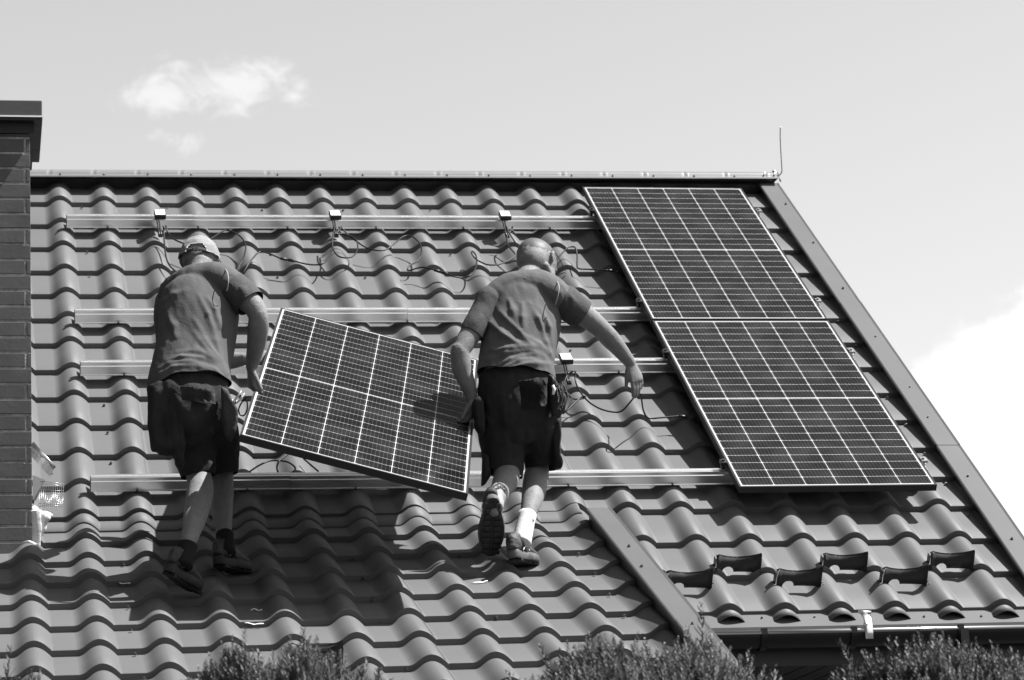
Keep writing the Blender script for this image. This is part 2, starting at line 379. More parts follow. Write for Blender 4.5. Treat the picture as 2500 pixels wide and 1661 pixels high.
# roof deck below the tiles keeps the light out
bm = bmesh.new(); box(bm, V1, (-1.9, 0.05, -0.2), (4.48, 4.62, -0.1)); box(bm, V1, (2.5, 4.63, -0.2), (4.48, 5.6, -0.1)); box(bm, V2, (-2.3, 0.05, -0.2), (2.42, 3.45, -0.1))
part('roof_deck', bm, M_soffit, house)
# verge trims
def trim(name, V, ua, ub, da, db, parts, lip, h=0.055):
    o = None; n = len(parts)-1
    bm = bmesh.new()
    for i in range(n):
        e = 0.0025*(i % 2)
        prof = [(-0.0, h-0.014), (-0.0, h+0.0), (0.006, h+0.004), (ub-ua-0.012, h+0.003), (ub-ua, h+0.008), (ub-ua, -0.2), (ub-ua-0.004, -0.2), (ub-ua-0.004, h+0.001), (0.004, h-0.002), (0.004, h-0.014)]
        rows = []
        for d in (parts[i]-(0.03 if i else 0), parts[i+1]):
            rows.append([bm.verts.new(V(ua+x, d, z+e)) for x, z in prof])
        m_ = len(prof)
        fs = [bm.faces.new((rows[0][a], rows[0][(a+1) % m_], rows[1][(a+1) % m_], rows[1][a])) for a in range(m_)] + [bm.faces.new(rows[0]), bm.faces.new(rows[1][::-1])]
        bmesh.ops.recalc_face_normals(bm, faces=fs)
    return part(name, bm, M_trim, house)
vt = trim('verge_trim', V1, 4.528, 4.658, 0, 0, (0.02, 2.03, 3.93, 5.66), 0, -0.002)
for (u, d) in [(4.611, 0.401), (4.619, 1.059), (4.606, 1.79), (4.601, 2.506), (4.6, 3.197), (4.584, 3.589), (4.584, 4.3), (4.587, 5.005)]: screw(V1, u, d, 0.003, vt)
bm = bmesh.new(); box(bm, V1, (4.55, 0.05, -0.1), (4.57, 5.62, -0.004)); part('verge_shade_board', bm, M_black, house)  # recessed black closure added so the trim's inner side reads as shaded
bm = bmesh.new(); box(bm, V2, (2.457, 0.29, -0.1), (2.48, 3.44, 0.045)); part('lower_verge_shade_board', bm, M_black, house)  # black strip standing in for the shadow gap inside the lower trim
vt2 = trim('lower_verge_trim', V2, 2.447, 2.567, 0, 0, (0.27, 2.2, 3.45), 0, 0.05)
for (u, d) in [(2.501, 0.999), (2.485, 1.343), (2.504, 2.251)]: screw(V2, u, d, 0.056, vt2)
bm = bmesh.new()                                                      # cheek wall between the two roofs
vs = [V2(2.556, 0.3, 0.02), V2(2.556, 3.45, 0.02), V2(2.556, 3.45, -0.6), V1(2.56, 6.6, -0.4), V1(2.56, 4.85, -0.07)]
ff = [bm.verts.new(v) for v in vs]; gg = [bm.verts.new(v-Vector((0.09, 0, 0))) for v in vs]
fs = [bm.faces.new(ff), bm.faces.new(gg[::-1])]+[bm.faces.new((ff[i], gg[i], gg[(i+1) % 5], ff[(i+1) % 5])) for i in range(5)]
bmesh.ops.recalc_face_normals(bm, faces=fs); part('cheek_wall', bm, M_wall, house)
bm = bmesh.new()                                                      # torn flap of membrane at the top of the lower trim
pp = smooth_path([(2.658, -3.348, 4.152), (2.703, -3.358, 4.158), (2.736, -3.359, 4.134), (2.769, -3.356, 4.096), (2.779, -3.349, 4.056), (2.777, -3.343, 4.032)], 5)
prev = None
for i, p_ in enumerate(pp):
    c = [bm.verts.new(p_+Vector((-0.03+0.012*math.sin(i*0.9), -0.02, -0.02-0.01*math.sin(i*1.7)))), bm.verts.new(p_+Vector((0, 0.0, 0.012*math.sin(i*1.3)))), bm.verts.new(p_+Vector((0.012, 0.03, -0.02)))]
    if prev:
        for q in (0, 1): bm.faces.new((prev[q], c[q], c[q+1], prev[q+1])).smooth = True
    prev = c
part('membrane_flap', bm, M_mortar, house)

# eaves: drip flashing, gutter, brackets, fascia, soffit, walls
EB = V1(0, L1[17], -0.075)
def VE(x, y, z): return Vector((x, EB.y+y, EB.z+z))                   # x right, y out from the house is negative
bm = bmesh.new(); extr(bm, [(0.09, 0.085), (-0.045, -0.018), (-0.047, -0.05), (-0.043, -0.05), (-0.041, -0.02), (0.09, 0.075)], 2.45, 4.75, VE)
part('eaves_flashing', bm, M_trim, house)
def gutter_prof(ro, n=14, t=0.004):
    o = [(-0.1+math.cos(math.pi+math.pi*i/n)*ro, -0.062+math.sin(math.pi+math.pi*i/n)*ro) for i in range(n+1)]
    i_ = [(-0.1+math.cos(math.pi+math.pi*i/n)*(ro-t), -0.062+math.sin(math.pi+math.pi*i/n)*(ro-t)) for i in range(n, -1, -1)]
    return o+i_
bm = bmesh.new(); extr(bm, gutter_prof(0.066), 2.4, 4.85, VE)
gutter = part('gutter', bm, M_dark, house)
bm = bmesh.new(); tube(bm, [VE(2.4, -0.167, -0.058), VE(4.85, -0.167, -0.058)], 0.0105, 14); part('gutter_bead', bm, mat('bead_highlight_metal', 0.35, 0.3, 0.9, 0.5), gutter)  # rolled edge in paler metal than the gutter, standing in for its highlight
for u in [(3.098, 5.677), (3.532, 5.695), (4.056, 5.689)]:
    bm = bmesh.new()
    pts = [(-0.1+math.cos(math.pi+math.pi*i/12)*0.073, -0.064+math.sin(math.pi+math.pi*i/12)*0.073) for i in range(13)]
    pts = [(-0.17, -0.04)] + pts
    for q in range(len(pts)-1):
        (y0, z0), (y1, z1) = pts[q], pts[q+1]
        a, b = VE(u[0]-0.014, y0, z0), VE(u[0]+0.014, y0, z0); c, d = VE(u[0]+0.014, y1, z1), VE(u[0]-0.014, y1, z1)
        nrm = (b-a).cross(d-a).normalized()*0.003
        vv = [bm.verts.new(v+s*nrm) for s in (-1, 1) for v in (a, b, c, d)]
        for f4 in ((0, 1, 2, 3), (7, 6, 5, 4), (0, 4, 5, 1), (2, 6, 7, 3), (1, 5, 6, 2), (3, 7, 4, 0)): bm.faces.new([vv[k] for k in f4])
    box(bm, VE, (u[0]-0.014, -0.178, -0.07), (u[0]+0.014, -0.16, -0.04))
    bmesh.ops.recalc_face_normals(bm, faces=bm.faces[:]); part('gutter_bracket', bm, M_dark, gutter)
bm = bmesh.new(); box(bm, VE, (4.05, -0.18, -0.14), (4.09, -0.02, -0.06)); part('gutter_joint', bm, M_dark, gutter)
bm = bmesh.new(); box(bm, VE, (2.45, -0.012, -0.2), (4.6, 0.012, -0.055)); part('fascia', bm, M_soffit, house)
bm = bmesh.new()
for i in range(19):                                                   # soffit boards run across the eaves
    x = 2.45+i*0.113; box(bm, VE, (x, 0.014, -0.195), (x+0.102, 1.25, -0.18))
box(bm, VE, (2.45, 0.014, -0.17), (4.6, 1.25, -0.165)); part('soffit', bm, M_soffit, house)
bm = bmesh.new(); box(bm, W, (-1.6, EB.y+1.25, 0.0), (4.3, 3.6, EB.z-0.2)); box(bm, W, (-1.6, -6.4, 0), (2.35, EB.y+1.24, 2.55)); part('wall', bm, M_wall, house)

# chimney
CX, CY = -0.25, -3.988
bm = bmesh.new(); box(bm, W, (CX-0.83, CY+0.005, 2.6), (CX-0.005, CY+0.6, 5.95)); chim = part('chimney', bm, M_mortar, house)
bm = bmesh.new(); z = 3.42; course = 0; ch = 0.0763; rb = random.Random(5)
while z < 5.94:
    top = min(z+0.065, 5.945)
    xs = [CX] if course % 2 else [CX, CX-0.024]; x = CX-(0.245 if course % 2 else 0.158)
    while x > CX-0.84: xs.append(x); x -= 0.25
    xs.append(CX-0.84)
    for a, b in zip(xs, xs[1:]):
        j = rb.uniform(0, 0.003); rec = 0.0
        box(bm, W, (b+0.005, CY+j, z), (a-(0.005 if a != CX else rec), CY+0.07, top), 0.0018)
    ys = [CY+0.075+0.125*(course % 2)]
    while ys[-1] < CY+0.6: ys.append(min(ys[-1]+0.25, CY+0.61))
    ys = [CY+0.075]+[y for y in ys if y > CY+0.08]
    for a, b in zip(ys, ys[1:]): box(bm, W, (CX-0.08, a+0.004, z), (CX-rb.uniform(0, 0.003), b-0.004, top), 0.0018)
    z += ch; course += 1
part('brickwork', bm, M_brick, chim)
bm = bmesh.new()
x0, x1, y0, y1 = CX-0.9, -0.192, CY-0.06, CY+0.665
box(bm, W, (x0, y0, 6.028), (x1, y1, 6.105), 0.004)
cap = part('chimney_cap', bm, mat('cap_stone', 0.055, 0.6, 0, 0.4, 0.12, 6, 0.05, 50), chim)
bm = bmesh.new(); box(bm, W, (x0-0.003, y0-0.003, 6.019), (x1+0.003, y1+0.003, 6.027)); box(bm, W, (x0+0.01, y0+0.01, 5.95), (x1-0.01, y1-0.01, 6.018)) if False else None
part('cap_edge', bm, M_alu, chim)
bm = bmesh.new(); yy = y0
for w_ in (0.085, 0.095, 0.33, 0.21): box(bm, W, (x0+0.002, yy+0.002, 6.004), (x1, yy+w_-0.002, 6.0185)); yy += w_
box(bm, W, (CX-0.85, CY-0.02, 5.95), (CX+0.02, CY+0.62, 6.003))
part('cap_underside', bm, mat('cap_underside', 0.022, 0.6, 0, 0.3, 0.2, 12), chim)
# sealant, wire mesh and bent flashing at the chimney foot
bm = bmesh.new()
sp = [(-0.237, -3.836, 4.116), (-0.215, -3.885, 4.084), (-0.199, -3.878, 4.04), (-0.226, -3.866, 4.012), (-0.238, -3.854, 3.971), (-0.215, -3.853, 3.946), (-0.238, -3.873, 4.051), (-0.188, -3.89, 4.083), (-0.253, -3.848, 3.957)]
rb2 = random.Random(9)
for i, q in enumerate(sp):
    v = Vector(q); ball(bm, v, (0.022+rb2.random()*0.012, 0.02, 0.028+rb2.random()*0.012))
tube(bm, [Vector(q) for q in [(-0.514, -3.918, 3.887), (-0.4, -3.947, 3.916), (-0.343, -3.961, 3.93), (-0.309, -3.971, 3.948), (-0.267, -3.98, 3.95), (-0.229, -3.982, 3.929), (-0.202, -3.978, 3.892)]], 0.011, 8)
tube(bm, [Vector(q) for q in [(-0.238, -3.938, 4.109), (-0.231, -3.92, 4.023), (-0.239, -3.899, 3.939)]], [(0.03, 0.012)]*3, 10, side=(1, 0, 0))
tube(bm, [Vector(q) for q in [(-0.211, -3.738, 4.121), (-0.169, -3.746, 4.121), (-0.151, -3.746, 4.107)]], 0.013, 8)
fuse('sealant', bm, M_seal, chim, 0.006, 2)
bm = bmesh.new()
fl = [Vector(q) for q in [(-0.237, -3.46, 4.522), (-0.19, -3.555, 4.444), (-0.134, -3.601, 4.372)]]
for s, t_ in ((0, 0.012), (1, 0.006)):
    tube(bm, [p_+Vector((-0.01*s, 0, -0.03*s)) for p_ in fl], [(t_, 0.003)]*3, 8, side=(0.2, 0.3, 1))
prev = None
for p_ in smooth_path(fl, 4):
    c = [bm.verts.new(p_), bm.verts.new(p_+Vector((-0.022, -0.01, -0.045)))]
    if prev: bm.faces.new((prev[0], c[0], c[1], prev[1]))
    prev = c
part('bent_flashing', bm, M_steel, chim)
bm = bmesh.new()
g0, g1, g2, g3 = [Vector(q) for q in [(-0.199, -3.575, 4.312), (-0.089, -3.592, 4.294), (-0.215, -3.745, 4.156), (-0.103, -3.765, 4.151)]]
for i in range(13):
    a, b = g0.lerp(g1, i/12), g2.lerp(g3, i/12); m_ = a.lerp(b, 0.5)+Vector((0, -0.01, 0.015*math.sin(i)))
    tube(bm, [a, m_, b], 0.0013, 5)
for i in range(8):
    a, b = g0.lerp(g2, i/7), g1.lerp(g3, i/7); tube(bm, [a, a.lerp(b, 0.5)+Vector((0, -0.01, 0.01*math.sin(i*2))), b], 0.0013, 5)
part('wire_mesh', bm, M_steel, chim)
bm = bmesh.new()
q_ = [Vector(v) for v in [(-0.238, -3.475, 4.362), (-0.177, -3.481, 4.336), (-0.189, -3.473, 4.313), (-0.223, -3.55, 4.222), (-0.238, -3.547, 4.223)]]
a_ = [bm.verts.new(v) for v in q_]; b_ = [bm.verts.new(v+Vector((0, 0.01, 0))) for v in q_]
bm.faces.new(a_); bm.faces.new(b_[::-1])
for i in range(5): bm.faces.new((a_[i], b_[i], b_[(i+1) % 5], a_[(i+1) % 5]))
part('chimney_flashing', bm, M_soffit, chim)

# lightning rod at the end of the ridge
rod = thing('lightning_rod', 'thin upright lightning rod at the right end of the ridge', 'lightning rod', VR(4.6, 0.07, 0.06))
bm = bmesh.new()
tube(bm, smooth_path([(4.321, -1.152, 6.606), (4.338, -1.156, 6.61), (4.35, -1.162, 6.624), (4.353, -1.166, 6.641), (4.348, -1.185, 6.727), (4.343, -1.207, 6.825), (4.344, -1.224, 6.901)], 4), 0.0036, 8); part('rod', bm, M_steel, rod)
bm = bmesh.new()
for x in (4.55, 4.62):
    pr_ = [VR(x+0.01*k, 0.07+math.cos(math.pi*k/8)*-0.054, 0.014+math.sin(math.pi*k/8)*0.055) for k in range(9)]
    tube(bm, pr_, 0.0055, 8)
ball(bm, VR(4.635, 0.05, 0.062), 0.012)
part('rod_clamp', bm, M_steel, rod)

# ------------------------------------------------------------------ mounting rails
def rail_profile():
    return [(0.006, 0.0), (0.006, 0.005), (0.001, 0.006), (0.001, 0.049), (0.005, 0.051), (0.005, 0.054), (0.0, 0.057), (0.0, 0.074), (-0.012, 0.074), (-0.012, 0.068), (-0.026, 0.068), (-0.026, 0.074), (-0.04, 0.074), (-0.04, 0.006), (-0.115, 0.006), (-0.115, 0.0)]  # last points: rear foot flange added out of sight to shade the gap
def clamp_part(u, d, parent, m):
    bm = bmesh.new()
    box(bm, V1, (u-0.022, d-0.036, 0.075), (u-0.006, d-0.004, 0.108), 0.002); box(bm, V1, (u-0.03, d-0.04, 0.1), (u+0.006, d-0.0, 0.118), 0.002)
    M = frame_of(V1, u-0.014, d-0.02, 0.122)
    bmesh.ops.create_cone(bm, cap_ends=True, segments=12, radius1=0.008, radius2=0.008, depth=0.01, matrix=M)
    part('end_clamp', bm, m, parent)
rail_defs = [('topmost', 0.028, 0.872, 0.845, 521, 'topmost long aluminium mounting rail, just below the ridge, carrying three of the small boxes'),
             ('second', 0.032, 2.303, 2.274, None, 'second aluminium mounting rail from the top, behind both workers at shoulder height'),
             ('third', 0.04, 3.001, 2.988, None, 'third aluminium mounting rail from the top, running behind the waist of both workers'),
             ('lowest', 0.045, 4.37, 4.365, 654, 'lowest aluminium mounting rail, behind the calves of the workers')]
for nm, ul, dl, dr, jx, lab in rail_defs:
    r_ = thing('mounting_rail', lab, 'mounting rail', V1(ul, dl, 0), 'aluminium mounting rails on the main roof')
    def VRa(u, y, z, dl=dl, dr=dr): return V1(u, dl+(dr-dl)*(u/3.25)+y-0.024, z-0.008)
    cuts = {521: 0.79, 654: 1.03, None: 2.55 if nm == 'third' else 1.9}[jx]
    for a, b, o_ in ((ul, cuts, 0.0), (cuts+0.0015, 4.345, 0.0022)):
        bm = bmesh.new(); extr(bm, [(y+o_, z-o_*0.5 if z > 0.01 else z) for y, z in rail_profile()], a, b, VRa)
        part('rail_section', bm, M_alu, r_)
    bm = bmesh.new(); box(bm, V1, (ul-0.004, dl-0.036, 0.006), (ul-0.0005, dl-0.004, 0.07)); part('end_cap', bm, M_black, r_)
    for k in range(1, 12, 2):                                         # bolts through the foot of the rail
        u = k*P+0.0
        screw(lambda a, b, c: VRa(a, b, c), u, 0.012, 0.004, r_, 0.9)
    clamp_part(3.262, dl+(dr-dl)-0.02, r_, M_black)
    clamp_part(4.332, dl+(dr-dl)*1.33-0.02, r_, M_steel)

# ------------------------------------------------------------------ solar panels
def panel_material():
    m = bpy.data.materials.new('solar_glass'); m.use_nodes = True; nt = m.node_tree; b = nt.nodes['Principled BSDF']
    N = nt.nodes; Lk = nt.links
    def mt(op, a, b_=None, c=None):
        n = N.new('ShaderNodeMath'); n.operation = op
        for i, v in enumerate((a, b_, c)):
            if v is None: continue
            if isinstance(v, (int, float)): n.inputs[i].default_value = v
            else: Lk.new(v, n.inputs[i])
        return n.outputs[0]
    t = N.new('ShaderNodeTexCoord'); s = N.new('ShaderNodeSeparateXYZ'); Lk.new(t.outputs['Object'], s.inputs[0])
    x, y = s.outputs[0], s.outputs[1]                                 # x 0..1.038, y 0..-2.094
    mx, my, pc = 0.0185, 0.020, 0.16683
    pr_ = 0.08499; gap = 0.0142
    X = mt('SUBTRACT', x, mx); Y = mt('SUBTRACT', mt('MULTIPLY', y, -1.0), my)
    half = mt('GREATER_THAN', Y, 1.0199+gap/2)
    Yh = mt('SUBTRACT', Y, mt('MULTIPLY', half, 1.0199+gap))
    cu_ = mt('ABSOLUTE', mt('SUBTRACT', mt('FRACT', mt('DIVIDE', X, pc)), 0.5)); cv = mt('ABSOLUTE', mt('SUBTRACT', mt('FRACT', mt('DIVIDE', Yh, pr_)), 0.5))
    du = mt('MULTIPLY', mt('SUBTRACT', 0.5, cu_), pc); dv = mt('MULTIPLY', mt('SUBTRACT', 0.5, cv), pr_)
    line = mt('MAXIMUM', mt('LESS_THAN', du, 0.0017), mt('LESS_THAN', dv, 0.00115))
    line = mt('MAXIMUM', line, mt('LESS_THAN', mt('ADD', du, dv), 0.0085))     # chamfered cell corners
    out = mt('MAXIMUM', mt('LESS_THAN', X, 0.0), mt('GREATER_THAN', X, 6*pc)); out = mt('MAXIMUM', out, mt('LESS_THAN', Y, 0.0))
    out = mt('MAXIMUM', out, mt('GREATER_THAN', Y, 2*1.0199+gap)); out = mt('MAXIMUM', out, mt('MULTIPLY', mt('GREATER_THAN', Yh, 1.0199), mt('SUBTRACT', 1.0, half)))
    white = mt('MAXIMUM', line, out)
    bb = mt('ABSOLUTE', mt('SUBTRACT', mt('FRACT', mt('MULTIPLY', mt('DIVIDE', X, pc), 9.0)), 0.5))
    bus = mt('LESS_THAN', bb, 0.028); busd = mt('MULTIPLY', mt('LESS_THAN', bb, 0.09), mt('LESS_THAN', dv, 0.0052))
    nz = N.new('ShaderNodeTexNoise'); nz.inputs['Scale'].default_value = 5; nz.inputs['Detail'].default_value = 5; Lk.new(t.outputs['Object'], nz.inputs[0])
    dust = N.new('ShaderNodeMapRange'); dust.inputs[1].default_value = 0.42; dust.inputs[2].default_value = 0.78; dust.inputs[3].default_value = 0.006; dust.inputs[4].default_value = 0.024; Lk.new(nz.outputs[0], dust.inputs[0])
    c1 = mt('ADD', dust.outputs[0], mt('MULTIPLY', bus, 0.06)); c1 = mt('ADD', c1, mt('MULTIPLY', busd, 0.09))
    mix = N.new('ShaderNodeMix'); mix.data_type = 'FLOAT'; Lk.new(white, mix.inputs[0]); Lk.new(c1, mix.inputs[2]); mix.inputs[3].default_value = 0.42
    Lk.new(mix.outputs[0], b.inputs['Base Color']); b.inputs['Roughness'].default_value = 0.14; b.inputs['Specular IOR Level'].default_value = 0.4
    return m
M_glass = panel_material()
PWD, PLN = 1.038, 2.094
def make_panel(label, mw, group):
    t = thing('solar_panel', label, 'solar panel', mw=mw, group=group)
    def fin(nm, bm, m):
        o = link(nm, to_mesh(nm, bm, m)); o.parent = t; return o
    bm = bmesh.new(); g = 0.0105
    box(bm, W, (0, -PLN, -0.035), (g, 0, 0.0)); box(bm, W, (PWD-g, -PLN, -0.035), (PWD, 0, 0))
    box(bm, W, (g, -g, -0.035), (PWD-g, 0, -0.0004)); box(bm, W, (g, -PLN, -0.035), (PWD-g, -PLN+g, -0.0004)); 
    fr = fin('frame', bm, M_frame)
    bm = bmesh.new(); box(bm, W, (g, -PLN+g, -0.008), (PWD-g, -g, -0.0015)); fin('glass', bm, M_glass)
    bm = bmesh.new(); box(bm, W, (g, -PLN+g, -0.0105), (PWD-g, -g, -0.0082)); fin('backsheet', bm, M_white)
    bm = bmesh.new()
    for k in (0.3, 0.5, 0.7): box(bm, W, (PWD*k-0.04, -PLN/2-0.025, -0.027), (PWD*k+0.04, -PLN/2+0.025, -0.0107), 0.002)
    fin('junction_box', bm, M_black)
    return t
PU, PD, PH = 3.267, 0.400, 0.1115
make_panel('upper of the two dark solar panels fixed on the right, just under the ridge', frame_of(V1, PU, PD, PH), 'solar panels')
make_panel('lower of the two dark solar panels fixed on the right, above the snow guards', frame_of(V1, PU, PD+PLN+0.02, PH), 'solar panels')
ax, ay, azv = Vector((0.959813, -0.051207, -0.275928)), Vector((0.184213, 0.856703, 0.481795)), Vector((0.211717, -0.513262, 0.831708))
o_ = Vector((1.015206, -3.39689, -1.672304+Z0))
make_panel('tilted dark solar panel being carried between the two workers', Matrix(((ax.x, ay.x, azv.x, o_.x), (ax.y, ay.y, azv.y, o_.y), (ax.z, ay.z, azv.z, o_.z), (0, 0, 0, 1))), 'solar panels')

# ------------------------------------------------------------------ optimizer boxes and their cables
def cable(bm, pts, r=0.0047, n=7): tube(bm, smooth_path([V1(*p) for p in pts], n), r, 8)
def plug(parent, a, b):
    bm = bmesh.new(); a, b = V1(*a), V1(*b); m1 = a.lerp(b, 0.45); m2 = a.lerp(b, 0.55)
    tube(bm, [a, a.lerp(b, 0.06), m1], [0.006, 0.0088, 0.0088], 10); tube(bm, [m1, m2], 0.0068, 10); tube(bm, [m2, a.lerp(b, 0.94), b], [0.0095, 0.0095, 0.006], 10)
    part('plug', bm, M_black, parent)
def optimizer(u, dlip, label, cabs, plugs):
    t = thing('power_optimizer', label, 'junction box', V1(u, dlip, 0.075), 'small black boxes clipped onto the rails')
    bm = bmesh.new(); box(bm, V1, (u-0.034, dlip-0.034, 0.0775), (u+0.034, dlip+0.055, 0.107), 0.003); part('housing', bm, M_black, t)
    bm = bmesh.new(); box(bm, V1, (u-0.029, dlip-0.03, 0.1075), (u+0.029, dlip+0.049, 0.1083)); lb = part('white_sticker', bm, M_white, t)
    bm = bmesh.new(); box(bm, V1, (u-0.008, dlip-0.022, 0.1085), (u+0.006, dlip-0.016, 0.109)); box(bm, V1, (u-0.004, dlip-0.012, 0.1085), (u+0.01, dlip-0.008, 0.109)); part('printed_mark', bm, M_black, t)
    for c in cabs:
        bm = bmesh.new(); cable(bm, c); part('cable', bm, M_cable, t)
    for k in (-0.022, -0.01):                                         # short leads with open plugs
        bm = bmesh.new(); cable(bm, [(u+k, dlip+0.054, 0.088), (u+k+0.004, dlip+0.09, 0.06), (u+k+0.01, dlip+0.13, 0.03)]); part('cable', bm, M_cable, t)
        bm = bmesh.new(); tube(bm, [V1(u+k+0.009, dlip+0.125, 0.034), V1(u+k+0.012, dlip+0.17, 0.014)], 0.0075, 10); part('plug', bm, M_black, t)
    for a, b in plugs: plug(t, a, b)
optimizer([(0.581, 1.02)][0][0], 0.868, 'leftmost small box with a white label on the topmost rail, above the cap',
  [[(0.607, 1.037, 0.085), (0.615, 1.073, 0.06), (0.646, 1.165, 0.05), (0.721, 1.28, 0.06), (0.766, 1.316, 0.07), (0.836, 1.251, 0.07), (0.901, 1.128, 0.06), (0.961, 1.024, 0.05), (1.004, 1.043, 0.05), (1.049, 1.096, 0.04), (1.068, 1.213, 0.04), (1.061, 1.305, 0.03), (1.036, 1.432, 0.03), (1.008, 1.509, 0.02), (1.002, 1.56, 0.01), (1.021, 1.597, 0.01), (1.061, 1.525, 0.04), (1.132, 1.372, 0.05), (1.178, 1.372, 0.05), (1.255, 1.436, 0.04)],
   [(0.592, 1.044, 0.085), (0.594, 1.075, 0.05), (0.59, 1.22, 0.03), (0.589, 1.411, 0.03), (0.603, 1.536, 0.03), (0.643, 1.647, 0.03)]],
  [([(1.254, 1.448, 0.045)][0], [(1.336, 1.491, 0.045)][0])])
optimizer([(1.641, 1.01)][0][0], 0.86, 'middle one of the three small boxes with white labels on the topmost rail',
  [[(1.645, 1.041, 0.085), (1.649, 1.057, 0.07), (1.62, 1.092, 0.06), (1.6, 1.127, 0.05), (1.58, 1.284, 0.05), (1.55, 1.419, 0.05), (1.501, 1.533, 0.05), (1.451, 1.535, 0.04), (1.387, 1.516, 0.04), (1.336, 1.491, 0.045)],
   [(1.622, 1.042, 0.085), (1.593, 1.177, 0.07), (1.582, 1.303, 0.05), (1.599, 1.418, 0.05), (1.646, 1.45, 0.05), (1.695, 1.411, 0.05), (1.73, 1.301, 0.05), (1.735, 1.215, 0.06), (1.708, 1.162, 0.07), (1.658, 1.141, 0.08), (1.62, 1.155, 0.08), (1.611, 1.132, 0.06)],
   [(1.657, 1.041, 0.085), (1.702, 1.099, 0.05), (1.738, 1.191, 0.05), (1.791, 1.27, 0.04), (1.853, 1.308, 0.04), (1.907, 1.288, 0.04), (1.969, 1.208, 0.05), (2.026, 1.115, 0.05), (2.072, 1.094, 0.05), (2.102, 1.147, 0.05), (2.122, 1.22, 0.04), (2.109, 1.35, 0.04), (2.075, 1.442, 0.03), (2.019, 1.494, 0.02), (2.005, 1.546, 0.01), (2.085, 1.543, 0.03), (2.147, 1.605, 0.04)]],
  [([(2.147, 1.605, 0.04)][0], [(2.22, 1.673, 0.04)][0])])
optimizer([(2.693, 0.966)][0][0], 0.853, 'rightmost small box with a white label on the topmost rail',
  [[(2.714, 1.019, 0.085), (2.708, 1.028, 0.07), (2.67, 1.1, 0.05), (2.653, 1.219, 0.05), (2.662, 1.311, 0.05), (2.669, 1.388, 0.05), (2.627, 1.448, 0.04), (2.548, 1.519, 0.04), (2.488, 1.526, 0.04), (2.45, 1.488, 0.04), (2.422, 1.424, 0.04), (2.409, 1.378, 0.05), (2.418, 1.339, 0.05), (2.43, 1.391, 0.05), (2.425, 1.469, 0.04), (2.395, 1.596, 0.04), (2.351, 1.691, 0.04), (2.307, 1.698, 0.03), (2.256, 1.71, 0.04), (2.22, 1.673, 0.04)],
   [(2.676, 1.019, 0.085), (2.688, 1.064, 0.06), (2.708, 1.218, 0.05), (2.736, 1.336, 0.05), (2.759, 1.552, 0.07), (2.837, 1.602, 0.07), (2.899, 1.494, 0.06), (3.001, 1.312, 0.06), (3.036, 1.285, 0.06), (3.055, 1.305, 0.06), (3.053, 1.38, 0.04), (3.032, 1.491, 0.03), (3.028, 1.555, 0.03), (3.088, 1.567, 0.03), (3.197, 1.603, 0.04)]],
  [([(3.197, 1.603, 0.04)][0], [(3.274, 1.61, 0.03)][0])])
optimizer([(2.677, 3.094)][0][0], 2.99, 'lone small box with a white label on the third rail, beside the bald worker',
  [[(2.693, 3.143, 0.085), (2.659, 3.152, 0.06), (2.626, 3.237, 0.05), (2.617, 3.347, 0.05), (2.647, 3.404, 0.04), (2.704, 3.4, 0.04), (2.711, 3.395, 0.05), (2.679, 3.405, 0.04), (2.607, 3.501, 0.03), (2.562, 3.567, 0.03)],
   [(2.704, 3.143, 0.085), (2.697, 3.195, 0.05), (2.696, 3.332, 0.05), (2.723, 3.441, 0.04), (2.772, 3.535, 0.04), (2.842, 3.576, 0.04), (2.877, 3.594, 0.06), (2.905, 3.624, 0.12), (2.915, 3.703, 0.2), (2.919, 3.774, 0.24), (2.934, 3.749, 0.2), (2.979, 3.642, 0.08), (3.013, 3.629, 0.03), (3.086, 3.625, 0.03), (3.186, 3.606, 0.03)]],
  [([(3.186, 3.606, 0.03)][0], [(3.268, 3.633, 0.03)][0])])
loose = thing('loose_cable', 'loose thin cable looping on the tiles under the lower edge of the carried panel', 'cable', V1(1.1, 4.3, 0))
for c in ([(0.843, 4.197, 0.02), (0.892, 4.134, 0.02), (0.95, 4.083, 0.02), (1.005, 4.08, 0.02), (1.048, 4.104, 0.02), (1.073, 4.165, 0.02), (1.058, 4.211, 0.02)], [(1.046, 4.035, 0.03), (1.001, 4.095, 0.03), (0.981, 4.154, 0.02), (0.982, 4.214, 0.02)], [(1.126, 4.059, 0.02), (1.154, 4.13, 0.02), (1.185, 4.205, 0.02)]):
    bm = bmesh.new(); cable(bm, c); part('cable_run', bm, M_cable, loose)

